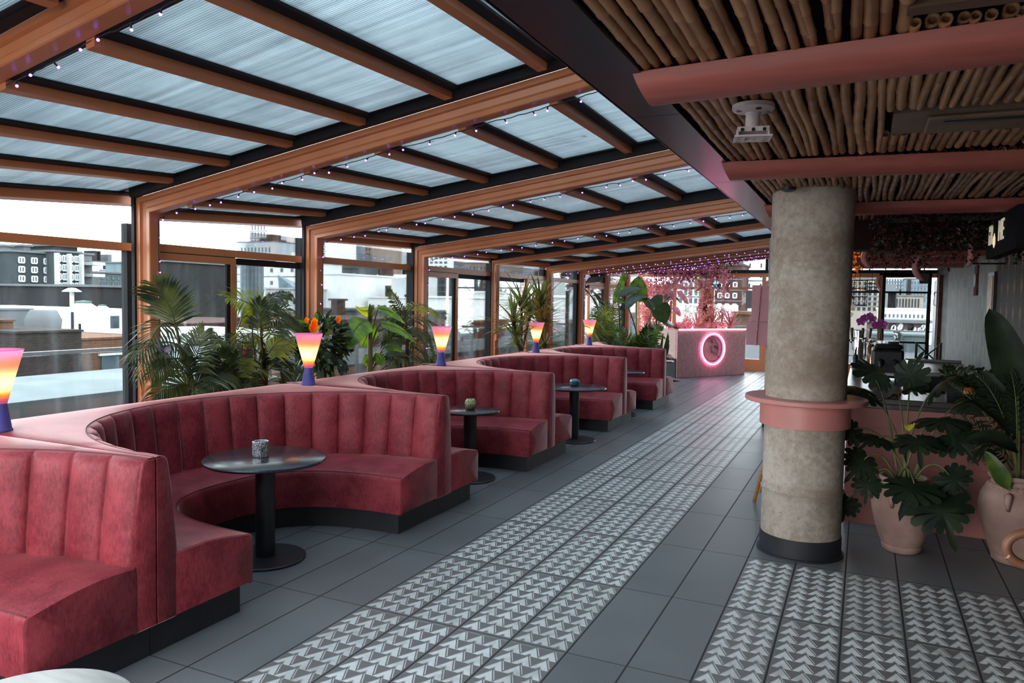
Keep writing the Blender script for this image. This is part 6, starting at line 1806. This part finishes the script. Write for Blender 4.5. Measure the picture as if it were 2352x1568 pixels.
MB().add([(a.x, 64, a.z), (c.x, 64, a.z), (c.x, 64 + wd, a.z), (a.x, 64 + wd, a.z), (d.x, 64 + wd / 2, d.z)], [(0, 1, 4), (1, 2, 4), (2, 3, 4), (3, 0, 4)]).build('glass_faces', simple('blue_skylight_glass', (.07, .12, .15), .3, 0, .2, 1, spec=.2), t)
bld('window strip building at the top left of the second bay', 357, 380, 604, 668, 'x', -70, 'glassy', (2, 5), wmat=WINL)
bld('low pinkish brick terrace below the dark wall', 430, 700, 742, 800, 'x', -30, 'red', depth=8, roof=True)
bld('pale roof deck below the brick terrace', 430, 700, 768, 860, 'x', -22, 'pale', depth=6)
# -- third bay
bld('blank white block at the left of the third bay', 733, 782, 630, 770, 'y', 66, 'white', depth=12)
bld('blue glass tower above the blank white block', 752, 776, 546, 660, 'y', 190, 'glassy', (3, 9), wmat=WINL, depth=14, wsz=(.3, .85))
bld('white tower with dark windows at the left of the third bay', 730, 748, 540, 625, 'y', 170, 'white', (2, 7), wmat=WIN, depth=14, wsz=(.7, .5))
bld('white slab with one window column beside the blue glass tower', 776, 796, 540, 640, 'y', 200, 'white', (2, 8), wmat=WINL, depth=14, wsz=(.3, .6))
bld('tan gridded apartment tower in the third bay', 796, 854, 541, 660, 'y', 210, 'tan', (8, 10), wmat=WIN, depth=18, wsz=(.5, .45), margin=(.03, .03))
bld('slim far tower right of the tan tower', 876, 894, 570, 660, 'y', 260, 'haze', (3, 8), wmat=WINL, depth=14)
bld('white banded slab building in the third bay', 824, 868, 634, 690, 'y', 110, 'white', (2, 7), wmat=W['grey'], depth=12, wsz=(.80, .5), margin=(.02, .02))
bld('white office building right of the banded slab', 868, 945, 632, 690, 'y', 120, 'white', (8, 6), wmat=W['sage'], depth=12, wsz=(.5, .45))
bld('pale building with a stair tower behind the banded slab', 782, 826, 608, 690, 'y', 150, 'sage', (6, 8), wmat=WIN, depth=12, wsz=(.5, .5))
bld('grey green tenement roofs in the third bay', 790, 850, 676, 760, 'y', 76, 'sage', (3, 3), depth=10, wsz=(.3, .4))
bld('low white roof house right of the tenement roofs', 845, 910, 684, 760, 'y', 70, 'white', (4, 2), depth=9, wsz=(.4, .3))
bld('low grey roofs behind the banana plant', 733, 960, 714, 800, 'y', 48, 'sage', (12, 3), depth=12, wsz=(.4, .4))
bld('brick chimney house behind the orange flowering shrub', 760, 774, 690, 745, 'y', 46, 'red', depth=1, roof=True)
bld('long dull brick parapet behind the banana plant', 733, 975, 735, 800, 'x', -24, 'red', depth=6)
for (px, py, lab) in ((814, 642, 'in front of the banded slab'), (1028, 642, 'above the white row house')):
    c = at(px, py, 'y', 96)
    t = thing('water_tank', 'round wooden rooftop water tank %s' % lab, 'water tank', c, 'rooftop water tanks')
    MB().lathe([(.9, -1.0), (.9, .5), (1.0, .5), (1e-4, 1.2)], c, 14).build('tank', W['sage'], t)
    for dx in (-.6, .6):
        for dy in (-.6, .6): MB().box((c.x + dx - .06, c.y + dy - .06, c.z - 6), (c.x + dx + .06, c.y + dy + .06, c.z - 1)).build('leg', W['dark'], t)
# -- fourth and fifth bays
b10 = bld('white row house with arched dark windows in the fourth bay', 984, 1046, 684, 850, 'y', 52, 'white', (2, 3), depth=12, wsz=(.24, .45), margin=(.22, .10))
bld('pale row house right of the sliding door stile', 1050, 1112, 672, 800, 'y', 58, 'pale', (3, 3), depth=12, wsz=(.26, .45))
bld('red brick walk-up below the pale row house', 1060, 1100, 742, 850, 'y', 46, 'orange', (2, 2), depth=8, wsz=(.4, .5))
bld('white tower with banded windows at the fourth bay left', 984, 1030, 585, 680, 'y', 160, 'white', (4, 9), wmat=WINL, depth=16, wsz=(.6, .5), margin=(.03, .03))
bld('slate tower behind the white row house', 1004, 1028, 638, 700, 'y', 85, 'grey', (3, 4), wmat=WIN, depth=10)
bld('ornate pale cornice building in the fourth bay', 1056, 1122, 604, 690, 'y', 130, 'beige', (7, 6), wmat=WIN, depth=16, wsz=(.35, .5))
bld('white tower between the banded tower and the cornice building', 1030, 1060, 590, 680, 'y', 180, 'pale', (4, 8), wmat=WINL, depth=14, wsz=(.4, .5))
bld('dark glass tower top in the fifth bay', 1156, 1183, 604, 680, 'y', 170, 'glassy', (4, 6), wmat=WINL, depth=14)
bld('pale stepped block behind the dracaenas', 1138, 1245, 640, 740, 'y', 100, 'pale', (9, 6), wmat=WINL, depth=14, wsz=(.3, .4))
bld('white warehouse behind the dracaena trunks', 1140, 1260, 682, 800, 'y', 62, 'white', (5, 4), wmat=WIN, depth=12, wsz=(.25, .22))
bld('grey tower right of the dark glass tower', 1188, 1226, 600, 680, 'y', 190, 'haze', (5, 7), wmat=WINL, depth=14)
# -- sixth to last bays
bld('brick apartment block seen through the sixth bay', 1262, 1300, 640, 720, 'y', 110, 'red', (4, 6), wmat=WINL, depth=14)
bld('white windowed block beside the brick apartment block', 1284, 1322, 612, 690, 'y', 150, 'pale', (5, 6), wmat=WIN, depth=14)
bld('white low warehouse below the brick apartment block', 1262, 1345, 682, 790, 'y', 66, 'white', (4, 3), wmat=WIN, depth=12, wsz=(.15, .15))
bld('brown tenement seen behind the big palm', 1336, 1400, 640, 760, 'y', 90, 'beige', (5, 6), wmat=WIN, depth=12)
bld('pale tower seen past the far arches', 1395, 1440, 600, 720, 'y', 140, 'pale', (5, 8), wmat=WINL, depth=12)
# -- beyond the far end wall
bld('red brick apartment block with white windows beyond the host desk', 1622, 1704, 610, 722, 'y', 70, 'red', (4, 4), wmat=WINL, depth=12, wsz=(.48, .42), frame=True)
bld('white building right of the red brick apartment block', 1704, 1765, 590, 722, 'y', 74, 'white', (2, 5), wmat=WIN, depth=12, wsz=(.12, .42))
bld('pale building behind the pink banana leaves', 1540, 1622, 640, 722, 'y', 80, 'pale', (6, 4), wmat=WINL, depth=12)
bld('tan office building above the white end parapet', 1655, 1735, 575, 625, 'y', 120, 'beige', (6, 3), wmat=WINL, depth=12)
bp = bld('white rooftop parapet carrying outlined letters', 1535, 1668, 699, 760, 'y', 40, 'white', depth=4, name='parapet_wall', roof=False)
c = at(1606, 712, 'y', 40)
t = thing('parapet_sign', 'outlined black letters KBI eN on the white rooftop parapet', 'lettering', (c.x, 39.96, c.z))
Rx = Matrix.Rotation(PI / 2, 4, 'X')
for s_, px in (('KBI', 1592), ('eN', 1645)):
    q = at(px, 712, 'y', 39.96); txt('letters', s_, .62, Matrix.Translation((q.x - c.x, 0, q.z - c.z)) @ Rx, W['dark'], t, outline=True, bev=.012)
bld('orange brick low wall right of the white parapet', 1668, 1765, 722, 800, 'y', 42, 'orange', depth=4)
# -- beyond the bar window
bld('cream tower seen left in the bar window', 1950, 2022, 640, 720, 'y', 90, 'tan', (5, 6), wmat=WIN, depth=12)
bld('pale striped office block in the bar window', 2028, 2120, 680, 735, 'y', 110, 'tan', (11, 2), wmat=WIN, depth=12, wsz=(.5, .8))
bld('hazy towers at the top of the bar window', 2030, 2075, 636, 690, 'y', 190, 'haze', (6, 6), wmat=WINL, depth=14)
bld('glassy towers right at the top of the bar window', 2078, 2132, 640, 700, 'y', 180, 'glassy', (6, 4), wmat=WINL, depth=14)
bld('low white roofs across the bar window', 2020, 2132, 712, 760, 'y', 70, 'white', (10, 2), wmat=W['sage'], depth=14, wsz=(.5, .4))
b11 = bld('mural painted brick parapet wall below the bar window view', 1990, 2132, 741, 800, 'y', 40, 'pinkw', depth=4)
t, bx, zt, zb, h = b11
mm = [MB(), MB()]; r_ = random.Random(2)
for k in range(22):
    u = r_.uniform(.12, .95); f = r_.uniform(.2, .85); pts = []
    for j in range(7):
        a, _ = bx(u + .035 * math.cos(j * .9 + k), 0, zb + h * (f + .13 * math.sin(j * 1.1 + k)), 0, 0, .03); pts.append((a[0], 39.97, a[2]))
    mm[k % 2].tube(pts, .05, 5)
mm[0].build('graffiti_strokes', WHT, t); mm[1].build('dark_graffiti_strokes', W['dark'], t)
bld('sloped concrete stair roof below the mural wall', 2000, 2052, 770, 830, 'y', 32, 'conc', depth=3)
bld('pale water-stained roof box right of the stair roof', 2076, 2128, 772, 840, 'y', 33, 'sage', depth=3)
# ================================================================ light
w = bpy.data.worlds.new('world'); sc.world = w; w.use_nodes = True
nt = w.node_tree; N.nt = nt
bg = nt.nodes['Background']
tc = nt.nodes.new('ShaderNodeTexCoord')
sep = nt.nodes.new('ShaderNodeSeparateXYZ'); nt.links.new(tc.outputs['Generated'], sep.inputs[0])
g = N(sep.outputs[2]).ramp(-.25, .6)
c = mixc(nt, g, (1.0, 1.0, 1.0), (.90, .96, 1.0))
nt.links.new(c, bg.inputs['Color'])
bg.inputs['Strength'].default_value = SKY
sun = bpy.data.lights.new('sun', 'SUN'); sun.energy = SUN; sun.angle = math.radians(3); sun.color = (1, .95, .88)
so = bpy.data.objects.new('sun', sun); COL.objects.link(so)
d = Vector((-.62, .52, -.60))                # from behind the camera's right, over the roof slab, onto the city
so.rotation_euler = d.to_track_quat('-Z', 'Y').to_euler()
vs = sc.view_settings
vs.view_transform = 'Standard'; vs.look = 'None'; vs.exposure = EXPO; vs.gamma = 1; vs.use_curve_mapping = False
sc.cycles.use_denoising = True
sc.cycles.max_bounces = 10; sc.cycles.diffuse_bounces = 5; sc.cycles.transparent_max_bounces = 24
sc.cycles.sample_clamp_indirect = 6
sc.cycles.caustics_reflective = False; sc.cycles.caustics_refractive = False
